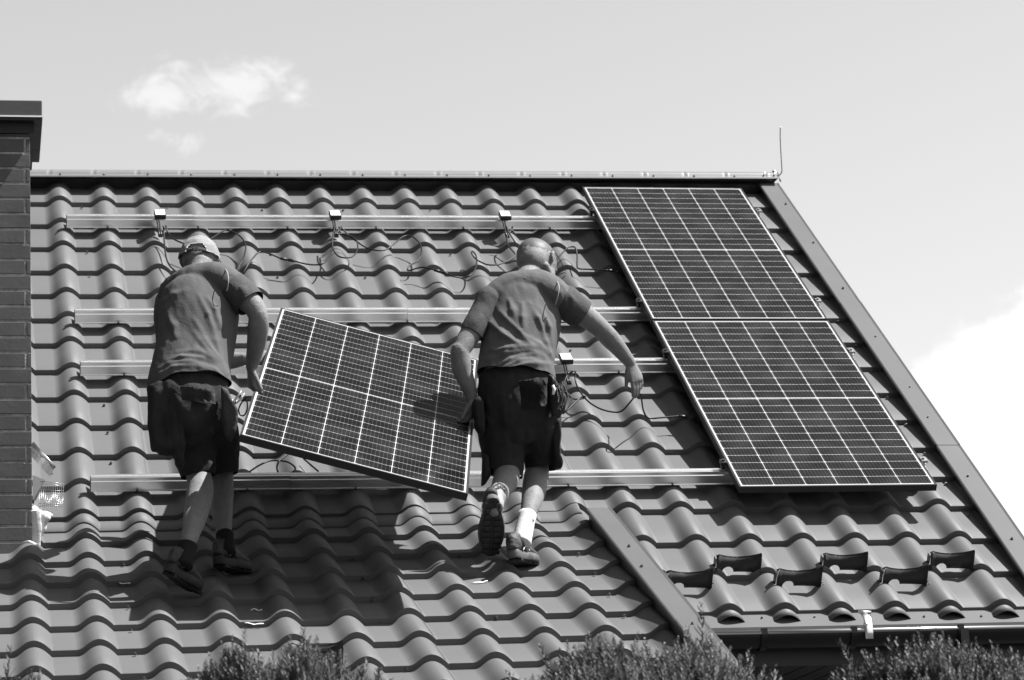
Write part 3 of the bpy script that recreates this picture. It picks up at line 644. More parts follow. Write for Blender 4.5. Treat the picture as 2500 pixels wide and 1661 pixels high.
# ------------------------------------------------------------------ snow guards
def snow_guard(V, u0, d, label, cat='snow guard', group='snow guards screwed across the tiles'):
    t = thing('snow_guard', label, cat, V(u0, d, -0.04), group)
    bot = [(0.0, 0.0), (0.018, -0.026), (0.033, -0.014)] + [(0.063-math.cos(math.pi*i/8)*0.03, -0.012+math.sin(math.pi*i/8)*0.03) for i in range(1, 9)] + [(0.115, -0.012), (0.165, -0.012), (0.2, -0.01), (0.226, -0.022)]
    def top(x): return 0.054+0.03*((x-0.115)/0.115)**2 - (0.012 if x < 0.005 else 0)
    bm = bmesh.new(); A = []; B = []
    for x, zb in bot:
        zt = top(x); bow = 0.018*(1-((x-0.113)/0.113)**2)
        col = [bm.verts.new(V(u0+x, d-bow, zb)), bm.verts.new(V(u0+x, d-bow-0.004, (zb+zt)/2)), bm.verts.new(V(u0+x, d-bow-0.012, zt)), bm.verts.new(V(u0+x, d-bow-0.026, zt+0.003))]
        A.append(col)
    for a, b in zip(A, A[1:]):
        for k in range(3): bm.faces.new((a[k], b[k], b[k+1], a[k+1])).smooth = True
    bmesh.ops.solidify(bm, geom=bm.faces[:], thickness=0.0025)
    part('guard_plate', bm, M_guard, t)
    for ue, s in ((0.0, -1), (0.226, 1)):
        bm = bmesh.new(); xw = u0+ue
        a, b = sorted((xw-0.001*s, xw+0.002*s)); box(bm, V, (a, d-0.05, -0.02), (b, d-0.012, 0.06)); a, b = sorted((xw+0.003*s, xw+0.028*s))
        zf = wave(xw+0.015*s)-0.008
        box(bm, V, (a, d-0.045, zf), (b, d-0.0, zf+0.003)); part('mounting_tab', bm, M_guard, t)
        screw(V, xw+0.016*s, d-0.01, zf+0.003, t); screw(V, xw+0.014*s, d-0.036, zf+0.003, t, 0.9)
    return t
sg = ['leftmost snow guard in the lower row, touching the slanting metal trim', 'middle snow guard of the lower staggered row', 'rightmost snow guard in the lower staggered row',
      'leftmost snow guard of the upper staggered row', 'middle snow guard of the upper staggered row', 'rightmost snow guard, in the upper row nearest the roof edge']
GH = 0.02
for (u, d), lab in zip(((2.726, 5.35), (3.268, 5.35), (3.8, 5.35), (3.005, 5.2), (3.54, 5.2), (4.085, 5.2)), sg): snow_guard(lambda a, b, c: V1(a, b, c-GH), u, d+0.05, lab)
u, d = [(0.782, 2.355)][0]
snow_guard(V2, u-0.03, d+0.11, 'lone snow guard at the bottom of the picture, half hidden behind the shrub tops')
# earthing clamp hanging over the gutter
t = thing('earthing_clamp', 'pale metal clamp and cable end hanging over the gutter at the eaves', 'clamp', VE(3.5, -0.1, 0))
bm = bmesh.new(); tube(bm, smooth_path([(3.6, -4.269, 3.526), (3.612, -4.32, 3.513), (3.625, -4.367, 3.481), (3.627, -4.411, 3.439), (3.62, -4.448, 3.382), (3.677, -4.246, 3.363), (3.668, -4.237, 3.333), (3.654, -4.231, 3.32)], 5), 0.004, 8); part('cable_end', bm, M_steel, t)
bm = bmesh.new(); a, b = [Vector(q) for q in [(3.598, -4.425, 3.301), (3.573, -4.414, 3.274)]]; tube(bm, [a, b], 0.012, 12); part('cable_sleeve', bm, M_white, t)
bm = bmesh.new(); gp = [(-0.1+math.cos(math.pi*1.5-math.pi*0.62*i/8)*0.076, -0.062+math.sin(math.pi*1.5-math.pi*0.62*i/8)*0.076) for i in range(9)]
uc = [(3.602, 5.668)][0][0]
cl = [VE(uc, -0.12, 0.03), VE(uc, -0.165, 0.0), VE(uc, -0.18, -0.035), VE(uc, -0.182, -0.07), VE(uc, -0.177, -0.1)]
tube(bm, cl, [(0.02, 0.004)]*5, 10, side=(1, 0, 0)); tube(bm, [VE(uc-0.03, -0.13, 0.035), VE(uc+0.03, -0.13, 0.03)], 0.008, 8); ball(bm, VE(uc-0.012, -0.175, -0.03), 0.012)
part('clamp_plate', bm, M_alu, t)
bm = bmesh.new(); k0 = [Vector(q) for q in [(3.618, -4.222, 3.533), (3.651, -4.225, 3.52), (3.671, -4.224, 3.499)]]
tube(bm, k0, 0.009, 8); ball(bm, k0[0], (0.012, 0.01, 0.012)); ball(bm, k0[1]+Vector((0.005, -0.01, 0.0)), 0.012); part('clamp_screw', bm, M_alu, t)
# scraps lying on the lower roof
sc = [((626, 1492), 'white curl of plastic on the shaded tiles, below the feet of the capped worker'), ((640, 1525), 'long white plastic sliver at the lower edge of the big shadow'),
      ((305, 1427), 'pale plastic scrap on the tiles left of the shoes of the capped worker'), ((1172, 1424), 'bright plastic strip on the tiles below the shoes of the bald worker')]
scp = [(0.708, 1.509), (0.679, 1.718), (0.153, 1.04), (1.77, 1.154)]
for i, ((u, d), (_, lab)) in enumerate(zip(scp, sc)):
    bm = bmesh.new(); ln = (0.05, 0.08, 0.05, 0.075)[i]
    pts = [V2(u+(k/6-0.5)*ln, d-0.01*math.sin(k*0.9+i), -A_W-0.012+0.006*abs(math.sin(k*0.8+i))) for k in range(7)]
    tube(bm, pts, [(0.004+0.002*(k % 2), 0.0015) for k in range(7)], 6, side=(0, -0.9, -0.4))
    tag(part('plastic_scrap', bm, M_white, None), lab, 'scrap', 'white plastic scraps on the lower roof')
# ------------------------------------------------------------------ people
def seg_dist(p, a, b):
    ab = (b[0]-a[0], b[1]-a[1]); ap = (p[0]-a[0], p[1]-a[1]); L = ab[0]**2+ab[1]**2+1e-12
    t = max(0.0, min(1.0, (ap[0]*ab[0]+ap[1]*ab[1])/L)); dx = ap[0]-ab[0]*t; dy = ap[1]-ab[1]*t
    return math.hypot(dx, dy), t
def folds(lines, amp, w, seed=0.0, na=0.004, back=-1):
    """cloth folds: ridges along lines given as world points, on the side of the body turned to -y"""
    segs = []
    for ln in lines:
        pts = [(q[0], q[2]) for q in ln]; n = len(pts)-1
        for i in range(n): segs.append((pts[i], pts[i+1], i/n, (i+1)/n))
    def f(co, no):
        h = 0.0
        if no.y < 0.35:
            for a, b, t0, t1 in segs:
                d, t = seg_dist((co.x, co.z), a, b)
                if d < w*4.5:
                    tt = t0+(t1-t0)*t; ww = w*(0.9+0.9*tt+0.5*noise.noise(Vector((co.x*9+seed, 1.7, co.z*9))))
                    h_ = math.exp(-(d/ww)**1.7)*math.sin(math.pi*min(1, max(0, tt)))**0.6*(0.75+0.7*noise.noise(Vector((co.x*13, seed+3, co.z*13))))
                    h = 1-(1-h)*(1-max(0, h_)*0.85)
            h *= amp
        s = Vector((co.x*7+seed, co.y*7, co.z*4.5))
        h += na*noise.noise(s) + na*0.5*noise.noise(s*2.7) + na*0.35*noise.noise(Vector((co.x*38+co.z*14, co.y*20, co.z*16+seed)))
        return h
    return f
def hem(c, lift, w):
    c = Vector(c)
    def f(co):
        k = math.exp(-((co.x-c.x)/w)**2)*max(0.0, 1-abs(co.z-c.z)/0.14)
        return Vector((0, 0, lift*k+0.008*math.sin(co.x*38)*max(0.0, 1-abs(co.z-c.z)/0.1)))
    return f
def hand(bm, wrist, d, side, palm, curls, L=1.0, thumb=(0.55, 0.75, 0.25), spread=0.06):
    """palm, five separate jointed fingers; d = towards the fingers, side = towards the thumb, palm = way the palm faces"""
    wrist = Vector(wrist); d = Vector(d).normalized(); side = Vector(side); side = (side-d*side.dot(d)).normalized()
    pn = d.cross(side); pn = pn if pn.dot(Vector(palm)) > 0 else -pn
    tube(bm, [wrist-d*0.03, wrist, wrist+d*0.035, wrist+d*0.07, wrist+d*0.092], [(0.026, 0.02), (0.028, 0.019), (0.037, 0.017), (0.042, 0.015), (0.038, 0.012)], 14, side=side)
    for i in range(4):
        off = (0.03, 0.0105, -0.0095, -0.029)[i]; ln = (0.074, 0.083, 0.077, 0.06)[i]*L; r = (0.0098, 0.0102, 0.0098, 0.0086)[i]
        p = wrist+d*(0.085-0.004*abs(i-1))+side*off; ang = 0.12; pts = [p-d*0.02, p]
        dd = (d+side*(1.3-i)*spread).normalized()
        for k, fr in enumerate((0.46, 0.3, 0.24)):
            ang += curls[i]*(0.9, 1.0, 0.7)[k]
            p = p + (dd*math.cos(ang)+pn*math.sin(ang))*ln*fr; pts.append(p)
        tube(bm, pts, [r*1.05, r*1.1, r*1.04, r*0.98, r*0.8], 10); ball(bm, pts[-1], r*0.82)
        for q in pts[1:-1]: ball(bm, q, r*1.1)
    t0 = wrist+d*0.02+side*0.026; td = (d*thumb[0]+side*thumb[1]+pn*thumb[2]).normalized(); td2 = (td+d*0.5+pn*0.15).normalized()
    pts = [t0-td*0.01, t0+td*0.03, t0+td*0.045+td2*0.012, t0+td*0.048+td2*0.042]
    tube(bm, pts, [0.014, 0.0135, 0.0115, 0.0095], 10); ball(bm, pts[-1], 0.0098)
def head(bm, c, f, up, s=1.0):
    """skull, jaw, nose, brow, lips and ears; f = way the face looks"""
    f = Vector(f).normalized(); up = Vector(up); up = (up-f*up.dot(f)).normalized(); x = f.cross(up)
    M = Matrix((x, f, up)).transposed(); c = Vector(c)
    at = lambda a, b, d_: c + (x*a+f*b+up*d_)*s
    ball(bm, at(0, -0.008, 0.022), (0.078*s, 0.098*s, 0.092*s), M, 3); ball(bm, at(0, -0.03, 0.0), (0.072*s, 0.07*s, 0.08*s), M, 3)
    ball(bm, at(0, 0.03, -0.035), (0.062*s, 0.06*s, 0.075*s), M, 3); ball(bm, at(0, 0.066, -0.088), (0.026*s, 0.022*s, 0.02*s), M)
    limb(bm, [at(-0.056, -0.005, -0.05), at(-0.046, 0.035, -0.078), at(0, 0.068, -0.094), at(0.046, 0.035, -0.078), at(0.056, -0.005, -0.05)], [0.016*s, 0.015*s, 0.015*s, 0.015*s, 0.016*s], 8)
    limb(bm, [at(0, 0.088, 0.02), at(0, 0.108, -0.018), at(0, 0.1, -0.03)], [0.009*s, 0.013*s, 0.014*s], 8)
    limb(bm, [at(-0.035, 0.078, 0.026), at(0, 0.09, 0.03), at(0.035, 0.078, 0.026)], [0.01*s]*3, 8)
    limb(bm, [at(-0.02, 0.083, -0.055), at(0, 0.092, -0.053), at(0.02, 0.083, -0.055)], [0.006*s, 0.008*s, 0.006*s], 8)
    for k in (-1, 1):
        pts = [at(k*0.075, 0.004, -0.022), at(k*0.083, -0.006, -0.008), at(k*0.085, -0.012, 0.012), at(k*0.084, -0.002, 0.026), at(k*0.079, 0.012, 0.02)]
        limb(bm, pts, [0.007*s, 0.0075*s, 0.008*s, 0.007*s, 0.006*s], 8); ball(bm, at(k*0.079, -0.002, 0.003), (0.006*s, 0.015*s, 0.02*s), M)
    return at, M
def shoe(parent, heel, toe, up, m_up, m_sole, mid, collar=None):
    heel = Vector(heel); toe = Vector(toe); d = (toe-heel); L = d.length; d.normalize(); up = Vector(up); up = (up-d*up.dot(d)).normalized(); s = d.cross(up)
    at = lambda a, b, c: heel + d*a*L*1.06 + s*b*1.14 + up*c*1.16
    bm = bmesh.new()
    secs = [(0.01, 0.024, 0.02, 0.05), (0.06, 0.034, 0.02, 0.095), (0.18, 0.04, 0.02, 0.112), (0.3, 0.04, 0.02, 0.108), (0.45, 0.041, 0.02, 0.084), (0.62, 0.046, 0.02, 0.062), (0.8, 0.047, 0.02, 0.05), (0.93, 0.038, 0.02, 0.038), (0.985, 0.022, 0.02, 0.028)]
    tube(bm, [at(a, 0, (lo+hi)/2+0.004) for a, w_, lo, hi in secs], [(w_, (hi-lo)/2+0.012) for a, w_, lo, hi in secs], 18, side=s)
    tube(bm, [at(0.15, 0, 0.05), at(0.15, 0, 0.085), at(0.16, 0, 0.103)], [(0.036, 0.045), (0.036, 0.045), (0.034, 0.042)], 16, side=s)
    ball(bm, at(0.3, 0, 0.085), (0.03, 0.045, 0.03), Matrix((s, d, up)).transposed())
    bmesh.ops.scale(bm, vec=(1, 1, 1), verts=[]); u = fuse('shoe', bm, m_up, parent, 0.006, 2, disp=lambda co, no: 0.0015*noise.noise(co*60))
    bm = bmesh.new(); N = 28; rings = []
    def outline(k):
        t = 2*math.pi*k/N; a = 0.5-0.52*math.cos(t); w_ = 0.038+0.014*math.sin(math.pi*min(1, max(0, (a-0.25)/0.75)))
        sy = math.sin(t); return a, w_*(abs(sy)**0.55)*(1 if sy >= 0 else -1)
    for z_, g in ((0.0, 0.96), (0.004, 1.04), (0.018, 1.1), (0.03, 1.02), (0.034, 0.9)):
        rings.append([bm.verts.new(at(outline(k)[0]*(1.0 if g > 1 else 0.99), outline(k)[1]*g, z_+0.012*max(0, outline(k)[0]-0.75)**1.0+(0.006 if outline(k)[0] < 0.06 else 0))) for k in range(N)])
    for r0, r1 in zip(rings, rings[1:]):
        for k in range(N): bm.faces.new((r0[k], r0[(k+1) % N], r1[(k+1) % N], r1[k])).smooth = True
    bm.faces.new(rings[0][::-1]); bm.faces.new(rings[-1]); bmesh.ops.recalc_face_normals(bm, faces=bm.faces[:])
    sl = part('midsole', bm, mid, u)
    bm = bmesh.new(); B = lambda x, y, z: at(x, y, z)
    for i in range(9):                                                # tread lugs
        a = 0.05+i*0.103; w_ = 0.03+0.012*math.sin(math.pi*max(0, (a-0.2)/0.8))
        if 0.38 < a < 0.5: w_ *= 0.8
        box(bm, B, (a, -w_, -0.007), (a+0.075, -0.006, 0.004), 0.002); box(bm, B, (a+0.012, 0.006, -0.007), (a+0.087, w_, 0.004), 0.002)
    box(bm, B, (0.02, -0.004, -0.004), (0.95, 0.004, 0.003))
    bm.faces.new([bm.verts.new(at(outline(k)[0]*0.99, outline(k)[1]*0.98, -0.001+0.012*max(0, outline(k)[0]-0.75))) for k in range(N)])
    part('tread', bm, m_sole, sl)
    bm = bmesh.new()
    for k in (-1, 1):
        tube(bm, smooth_path([at(0.12, k*0.036, 0.035), at(0.25, k*0.04, 0.055), at(0.4, k*0.041, 0.04)], 4), [(0.004, 0.0012)]*9, 6, side=up)
    for a in (0.42, 0.5, 0.58): tube(bm, [at(a, -0.028, 0.078-(a-0.4)*0.12), at(a+0.01, 0, 0.09-(a-0.4)*0.13), at(a, 0.028, 0.078-(a-0.4)*0.12)], 0.0028, 6)
    for k in (-1, 1):                                                 # small pale loop mark on the heel
        tube(bm, [at(-0.012+0.008*(k > 0), 0.004*k+math.cos(q)*0.005, 0.062+0.006*k+math.sin(q)*0.005) for q in [i*math.pi/3 for i in range(7)]], 0.0012, 5)
    part('lace_and_marks', bm, M_sockw if mid == M_solew else M_shoe2, u)
    return at
def sock(parent, a, b, r0, r1, m, marks=False):
    a, b = Vector(a), Vector(b); bm = bmesh.new(); n = 14; d = (b-a)
    pts = [a+d*i/n for i in range(n+1)]; rr = [(r0+(r1-r0)*i/n)*(1.06 if i < 3 else 1)*(1+0.02*(i % 2)) for i in range(n+1)]
    tube(bm, pts, rr, 26); o = part('sock', bm, m, parent, True)
    if marks:
        bm = bmesh.new(); c = a+d*0.32; t = d.normalized(); s = Vector((1, 0, 0)); s = (s-t*s.dot(t)).normalized(); nrm = t.cross(s); nrm = nrm if nrm.y < 0 else -nrm
        q = c+nrm*(r0*0.78)+s*r0*0.62
        for k in range(3): tube(bm, [q+s*(k-1)*0.009-t*0.007+nrm*0.001, q+s*(k-1)*0.009+t*0.007+nrm*0.001], 0.0025, 5)
        tube(bm, [q-s*0.011-t*0.006, q+s*0.008-t*0.006], 0.002, 5)
        part('sock_mark', bm, M_black, o)
def pocket(parent, pts, thick, m, nm='holster_pocket', seed=1):
    bm = bmesh.new(); P_ = [Vector(p) for p in pts]
    limb(bm, P_, thick, 16, side=(1, 0, 0))
    return fuse(nm, bm, m, parent, 0.008, 3, disp=lambda co, no: 0.008*noise.noise(co*Vector((22, 22, 9)).x*0.45+Vector((seed, 0, 0))))

def pouch(parent, outline, thick, m, nm='holster_pocket', seed=1, wob=0.008):
    o = [Vector(v) for v in outline]; n = len(o); bm = bmesh.new(); rings = []
    for y, g in ((-thick, 0.8), (-thick*0.6, 1.0), (thick*0.6, 1.0), (thick, 0.85)):
        c = sum(o, Vector())/n; rings.append([bm.verts.new(c+(v-c)*g+Vector((0, y, 0))) for v in o])
    for r0, r1 in zip(rings, rings[1:]):
        for k in range(n): bm.faces.new((r0[k], r0[(k+1) % n], r1[(k+1) % n], r1[k]))
    bm.faces.new(rings[0][::-1]); bm.faces.new(rings[-1]); bmesh.ops.recalc_face_normals(bm, faces=bm.faces[:])
    return fuse(nm, bm, m, parent, 0.007, 4, disp=lambda co, no: wob*(noise.noise(Vector((co.x*16+seed, co.y*10, co.z*9)))+0.5*noise.noise(Vector((co.x*40, seed, co.z*18)))))

# ---- worker with the cap, on the left
pl = thing('person', 'worker in a pale backwards-strapped cap, grey shirt and black shorts holding the carried panel', 'person', V2(0.5, 1.1, 0))
(hd,) = [(0.519, -4.517, 5.177)]
sk = bmesh.new()
fdir = Vector((0.2, 0.93, -0.24)); hup = Vector((0.08, 0.24, 0.97))
at1, HM1 = head(sk, hd, fdir, hup, 1.03)
limb(sk, [(0.517, -4.574, 5.156), (0.51, -4.593, 5.108), (0.503, -4.63, 5.047), (0.496, -4.655, 4.982)], [0.06, 0.06, 0.07, 0.09], 20)
limb(sk, [(0.498, -4.634, 5.027), (0.498, -4.658, 4.904), (0.477, -4.7, 4.739), (0.454, -4.734, 4.636), (0.446, -4.751, 4.536), (0.446, -4.741, 4.491)], [(0.15, 0.09), (0.17, 0.11), (0.16, 0.11), (0.16, 0.115), (0.165, 0.12), (0.15, 0.11)], 24, side=(0.97, -0.1, 0.05))
# right arm
limb(sk, [(0.604, -4.681, 5.005), (0.682, -4.747, 4.956), (0.738, -4.787, 4.902), (0.763, -4.798, 4.839)], [0.06, 0.058, 0.051, 0.044], 20)
limb(sk, [(0.762, -4.801, 4.854), (0.762, -4.768, 4.8), (0.756, -4.687, 4.726), (0.743, -4.604, 4.652)], [0.043, 0.049, 0.042, 0.028], 20)
(w1,) = [(0.741, -4.603, 4.646)]
hand(sk, w1, Vector((0.02, 0.1, -1)), Vector((0.2, -0.95, 0)), Vector((0.95, 0.2, 0)), (0.45, 0.55, 0.6, 0.65), 0.9, (0.9, 0.25, 0.35), 0.03)
# left arm reaching across in front of the body
limb(sk, [(0.402, -4.456, 5.012), (0.431, -4.208, 4.953), (0.476, -4.041, 4.871), (0.537, -3.938, 4.825)], [0.055, 0.05, 0.045, 0.042], 18)
limb(sk, [(0.529, -3.936, 4.825), (0.619, -3.951, 4.818), (0.713, -4.011, 4.816), (0.776, -4.063, 4.812)], [0.042, 0.045, 0.04, 0.028], 18)
(w2,) = [(0.78, -4.064, 4.812)]
hand(sk, w2, Vector((1, 0.05, 0.05)), Vector((0, 0.2, 1)), Vector((0, 0.9, -0.3)), (0.3, 0.35, 0.4, 0.4), 0.95)
# legs
limb(sk, [(0.402, -4.744, 4.452), (0.428, -4.658, 4.327), (0.464, -4.595, 4.206), (0.486, -4.586, 4.15)], [0.075, 0.07, 0.055, 0.052], 22)
limb(sk, [(0.49, -4.591, 4.168), (0.488, -4.69, 4.055), (0.455, -4.828, 3.916), (0.42, -4.931, 3.801), (0.398, -4.972, 3.727)], [0.054, 0.062, 0.054, 0.037, 0.034], 22)
limb(sk, [(0.515, -4.725, 4.456), (0.564, -4.542, 4.349), (0.602, -4.421, 4.247), (0.617, -4.391, 4.194)], [0.075, 0.07, 0.052, 0.05], 22)
limb(sk, [(0.617, -4.393, 4.203), (0.608, -4.43, 4.1), (0.603, -4.505, 3.976), (0.605, -4.568, 3.886), (0.611, -4.594, 3.81)], [0.052, 0.056, 0.047, 0.035, 0.032], 22)
fuse('body', sk, M_skin, pl, 0.0055, 2, disp=lambda co, no: 0.0012*noise.noise(co*22))
# cap
bm = bmesh.new(); N = 72; J = 18; rings = []
for j in range(J+1):
    ph = j/J*1.534; r_ = []
    for k in range(N):
        t = 2*math.pi*k/N; wv = 1+0.045*noise.noise(Vector((math.cos(t)*2.2, math.sin(t)*2.2, j*0.36)))+0.03*noise.noise(Vector((math.cos(t)*5, math.sin(t)*3, j*0.8)))
        r_.append(bm.verts.new(at1(0.0935*math.sin(t)*math.cos(ph)*wv, -0.008+0.11*math.cos(t)*math.cos(ph)*wv, 0.024-0.03*(1-j/J)*(0.5-0.5*math.cos(t))+(0.1+0.008*noise.noise(Vector((math.cos(t)*2, math.sin(t)*2, 4.0))))*math.sin(ph))))
    rings.append(r_)
for j in range(J):                                                    # half-moon opening at the back over the strap
    for k in range(N):
        t = 2*math.pi*(k+0.5)/N
        if ((t-math.pi)/0.56)**2+((j+0.5)/4.2)**2 < 1: continue
        bm.faces.new((rings[j][k], rings[j][(k+1) % N], rings[j+1][(k+1) % N], rings[j+1][k])).smooth = True
bm.faces.new(rings[-1]); bmesh.ops.solidify(bm, geom=bm.faces[:], thickness=0.003)
cp = part('cap', bm, M_cap, pl, True)
bm = bmesh.new(); rr_ = []
for k in range(17):                                                   # bill
    t = (k/16-0.5)*2.0; row = []
    for q in range(4): x_, y_ = 0.086*math.sin(t)*(1+0.04*q), 0.008+0.088*math.cos(t)+q*0.026*math.cos(t*0.8); row.append(bm.verts.new(at1(x_*0.62+y_*0.78, y_*0.62-x_*0.78, 0.012-q*0.014-0.02*math.sin(t)**2)))
    rr_.append(row)
for a, b in zip(rr_, rr_[1:]):
    for q in range(3): bm.faces.new((a[q], b[q], b[q+1], a[q+1])).smooth = True
bmesh.ops.solidify(bm, geom=bm.faces[:], thickness=0.004); part('bill', bm, M_capdark, cp)
bm = bmesh.new(); tube(bm, [at1(0.089*math.sin(t), -0.008-0.104*math.cos(t), 0.004) for t in [x*0.075-0.75 for x in range(21)]], [(0.0085, 0.0025)]*21, 8, side=hup)
part('strap', bm, M_sleeve, cp); bm = bmesh.new(); box(bm, lambda a, b, c: at1(a, b, c), (-0.014, -0.1165, -0.006), (0.012, -0.109, 0.014), 0.002); part('buckle', bm, M_pocket, cp)
bm = bmesh.new()
for k in range(16):
    for j in range(3): pass
ball(bm, at1(0, -0.03, -0.004), (0.0745*1.03, 0.0735*1.03, 0.076*1.03), HM1, 3)
hr = part('hair', bm, M_hair, pl, True)
for v in hr.data.vertices: pass
# shirt
sh = bmesh.new()
limb(sh, [(0.504, -4.615, 5.074), (0.498, -4.618, 5.046), (0.496, -4.637, 4.995), (0.498, -4.674, 4.881), (0.482, -4.71, 4.737), (0.455, -4.742, 4.624), (0.445, -4.761, 4.534), (0.443, -4.776, 4.465)], [(0.075, 0.07), (0.11, 0.085), (0.165, 0.115), (0.186, 0.13), (0.176, 0.135), (0.182, 0.14), (0.196, 0.15), (0.196, 0.15)], 30, side=(0.97, -0.1, 0.04))
limb(sh, [(0.398, -4.521, 5.023), (0.478, -4.605, 5.053), (0.568, -4.664, 5.052), (0.632, -4.71, 5.018)], [0.075, 0.085, 0.085, 0.08], 20)
limb(sh, [(0.362, -4.486, 4.994), (0.351, -4.544, 4.892), (0.342, -4.596, 4.763)], [0.05, 0.05, 0.04], 16)
(n0,) = [(0.51, -4.576, 5.104)]
sh_cuts = [([(0.446, -4.738, 4.524)][0], (0.06, -0.1, -1), 0.34), (n0, (0.05, 0.3, 1), 0.12)]
F1 = [[(0.482, -4.898, 4.96), (0.529, -4.881, 4.85), (0.562, -4.858, 4.722), (0.598, -4.827, 4.557)], [(0.522, -4.902, 4.948), (0.562, -4.893, 4.876), (0.584, -4.874, 4.775)], [(0.456, -4.866, 4.844), (0.511, -4.849, 4.724), (0.565, -4.837, 4.631), (0.613, -4.825, 4.539)], [(0.456, -4.849, 4.772), (0.529, -4.835, 4.651), (0.593, -4.832, 4.585)], [(0.448, -4.831, 4.7), (0.52, -4.83, 4.637), (0.602, -4.825, 4.548)],
      [(0.372, -4.808, 4.661), (0.456, -4.825, 4.668), (0.547, -4.834, 4.632), (0.62, -4.833, 4.565)], [(0.328, -4.789, 4.618), (0.401, -4.807, 4.635), (0.492, -4.821, 4.62), (0.593, -4.829, 4.572)], [(0.277, -4.771, 4.58), (0.346, -4.79, 4.604), (0.437, -4.805, 4.597), (0.547, -4.817, 4.56), (0.624, -4.821, 4.511)], [(0.266, -4.763, 4.554), (0.364, -4.787, 4.576), (0.474, -4.806, 4.572), (0.583, -4.816, 4.522)], [(0.346, -4.857, 4.894), (0.374, -4.841, 4.802), (0.386, -4.826, 4.729)], [(0.325, -4.861, 4.931), (0.383, -4.88, 4.965), (0.456, -4.897, 4.98)]]
fuse('t_shirt', sh, M_shirt, pl, 0.0075, 3, cuts=sh_cuts, disp=folds(F1, 0.014, 0.0105, 1.0, 0.005), warp=hem([(0.455, -4.791, 4.518)][0], 0.035, 0.12))
bm = bmesh.new()
limb(bm, [(0.619, -4.637, 5.03), (0.645, -4.689, 5.009), (0.691, -4.748, 4.956), (0.736, -4.786, 4.902), (0.747, -4.785, 4.889)], [0.068, 0.08, 0.078, 0.072, 0.07], 24)
(sc0,) = [(0.728, -4.776, 4.91)]
sdir = Vector([(0.747, -4.783, 4.878)][0])-Vector([(0.691, -4.748, 4.956)][0])
fuse('sleeve', bm, M_sleeve, pl, 0.007, 3, cuts=[(sc0, sdir, 0.15)], disp=folds([[(0.629, -4.834, 5.015), (0.657, -4.831, 4.978), (0.647, -4.816, 4.923)], [(0.651, -4.836, 5.007), (0.688, -4.834, 4.967), (0.688, -4.821, 4.913)], [(0.675, -4.834, 4.977), (0.71, -4.832, 4.939)]], 0.007, 0.009, 4.0, 0.005))
bm = bmesh.new(); limb(bm, [(0.399, -4.501, 5.028), (0.407, -4.365, 4.975), (0.44, -4.171, 4.921)], [0.075, 0.072, 0.068], 20)
fuse('sleeve', bm, M_sleeve, pl, 0.008, 3, thick=0)
bm = bmesh.new(); tube(bm, smooth_path([(0.424, -4.594, 5.046), (0.44, -4.661, 5.055), (0.472, -4.691, 5.067), (0.51, -4.7, 5.076), (0.553, -4.679, 5.086)], 4), [(0.013, 0.006)]*17, 8, side=(0.1, 0.2, 1)); part('collar', bm, M_sleeve, pl, True)
bm = bmesh.new(); tube(bm, smooth_path([(0.617, -4.744, 5.087), (0.624, -4.809, 5.045), (0.624, -4.829, 4.997), (0.617, -4.808, 4.96)], 4), [(0.003, 0.002)]*13, 6, side=(1, 0, 0)); part('shoulder_piping', bm, M_pipe, pl, True)
# shorts
st = bmesh.new()
limb(st, [(0.444, -4.757, 4.564), (0.439, -4.761, 4.496), (0.433, -4.764, 4.42), (0.442, -4.733, 4.369)], [(0.172, 0.13), (0.178, 0.14), (0.17, 0.15), (0.14, 0.13)], 28, side=(0.97, -0.1, 0.05))
limb(st, [(0.387, -4.742, 4.453), (0.439, -4.664, 4.345), (0.475, -4.605, 4.242), (0.492, -4.602, 4.124)], [0.115, 0.112, 0.098, 0.076], 22)
limb(st, [(0.524, -4.726, 4.455), (0.577, -4.565, 4.344), (0.608, -4.445, 4.252), (0.619, -4.424, 4.155)], [0.115, 0.105, 0.085, 0.062], 22)
F2 = [[(0.394, -4.879, 4.5), (0.466, -4.89, 4.487), (0.557, -4.906, 4.484)], [(0.412, -4.874, 4.463), (0.502, -4.888, 4.45), (0.548, -4.9, 4.466)], [(0.448, -4.872, 4.425), (0.521, -4.884, 4.417)], [(0.457, -4.813, 4.165), (0.502, -4.813, 4.127)], [(0.502, -4.838, 4.234), (0.538, -4.832, 4.179), (0.52, -4.821, 4.144)], [(0.357, -4.866, 4.474), (0.412, -4.859, 4.4), (0.448, -4.841, 4.291)], [(0.415, -4.8, 4.139), (0.475, -4.801, 4.096), (0.529, -4.809, 4.086)]]
fuse('shorts', st, M_short, pl, 0.0075, 3, cuts=[([(0.49, -4.606, 4.142)][0], (0.1, 0, -1), 0.13), ([(0.619, -4.43, 4.177)][0], (0.15, 0, -1), 0.1), ([(0.444, -4.755, 4.555)][0], (0, 0.1, 1), 0.3)], disp=folds(F2, 0.012, 0.012, 7.0, 0.008))
pouch(pl, [(0.252, -4.836, 4.519), (0.359, -4.859, 4.532), (0.417, -4.857, 4.476), (0.417, -4.824, 4.332), (0.411, -4.784, 4.167), (0.395, -4.778, 4.151), (0.38, -4.777, 4.161), (0.377, -4.788, 4.211), (0.318, -4.777, 4.212), (0.269, -4.773, 4.232), (0.253, -4.792, 4.33)], 0.06, M_short, seed=2, wob=0.014)
pouch(pl, [(0.571, -4.911, 4.492), (0.597, -4.913, 4.482), (0.622, -4.907, 4.436), (0.649, -4.902, 4.39), (0.645, -4.887, 4.327), (0.633, -4.874, 4.283), (0.616, -4.864, 4.255), (0.596, -4.868, 4.288), (0.578, -4.881, 4.357)], 0.04, M_pocket, seed=5)
bm = bmesh.new(); q = [Vector(v) for v in [(0.389, -4.95, 4.494), (0.542, -4.973, 4.469), (0.547, -4.96, 4.407), (0.398, -4.937, 4.431)]]
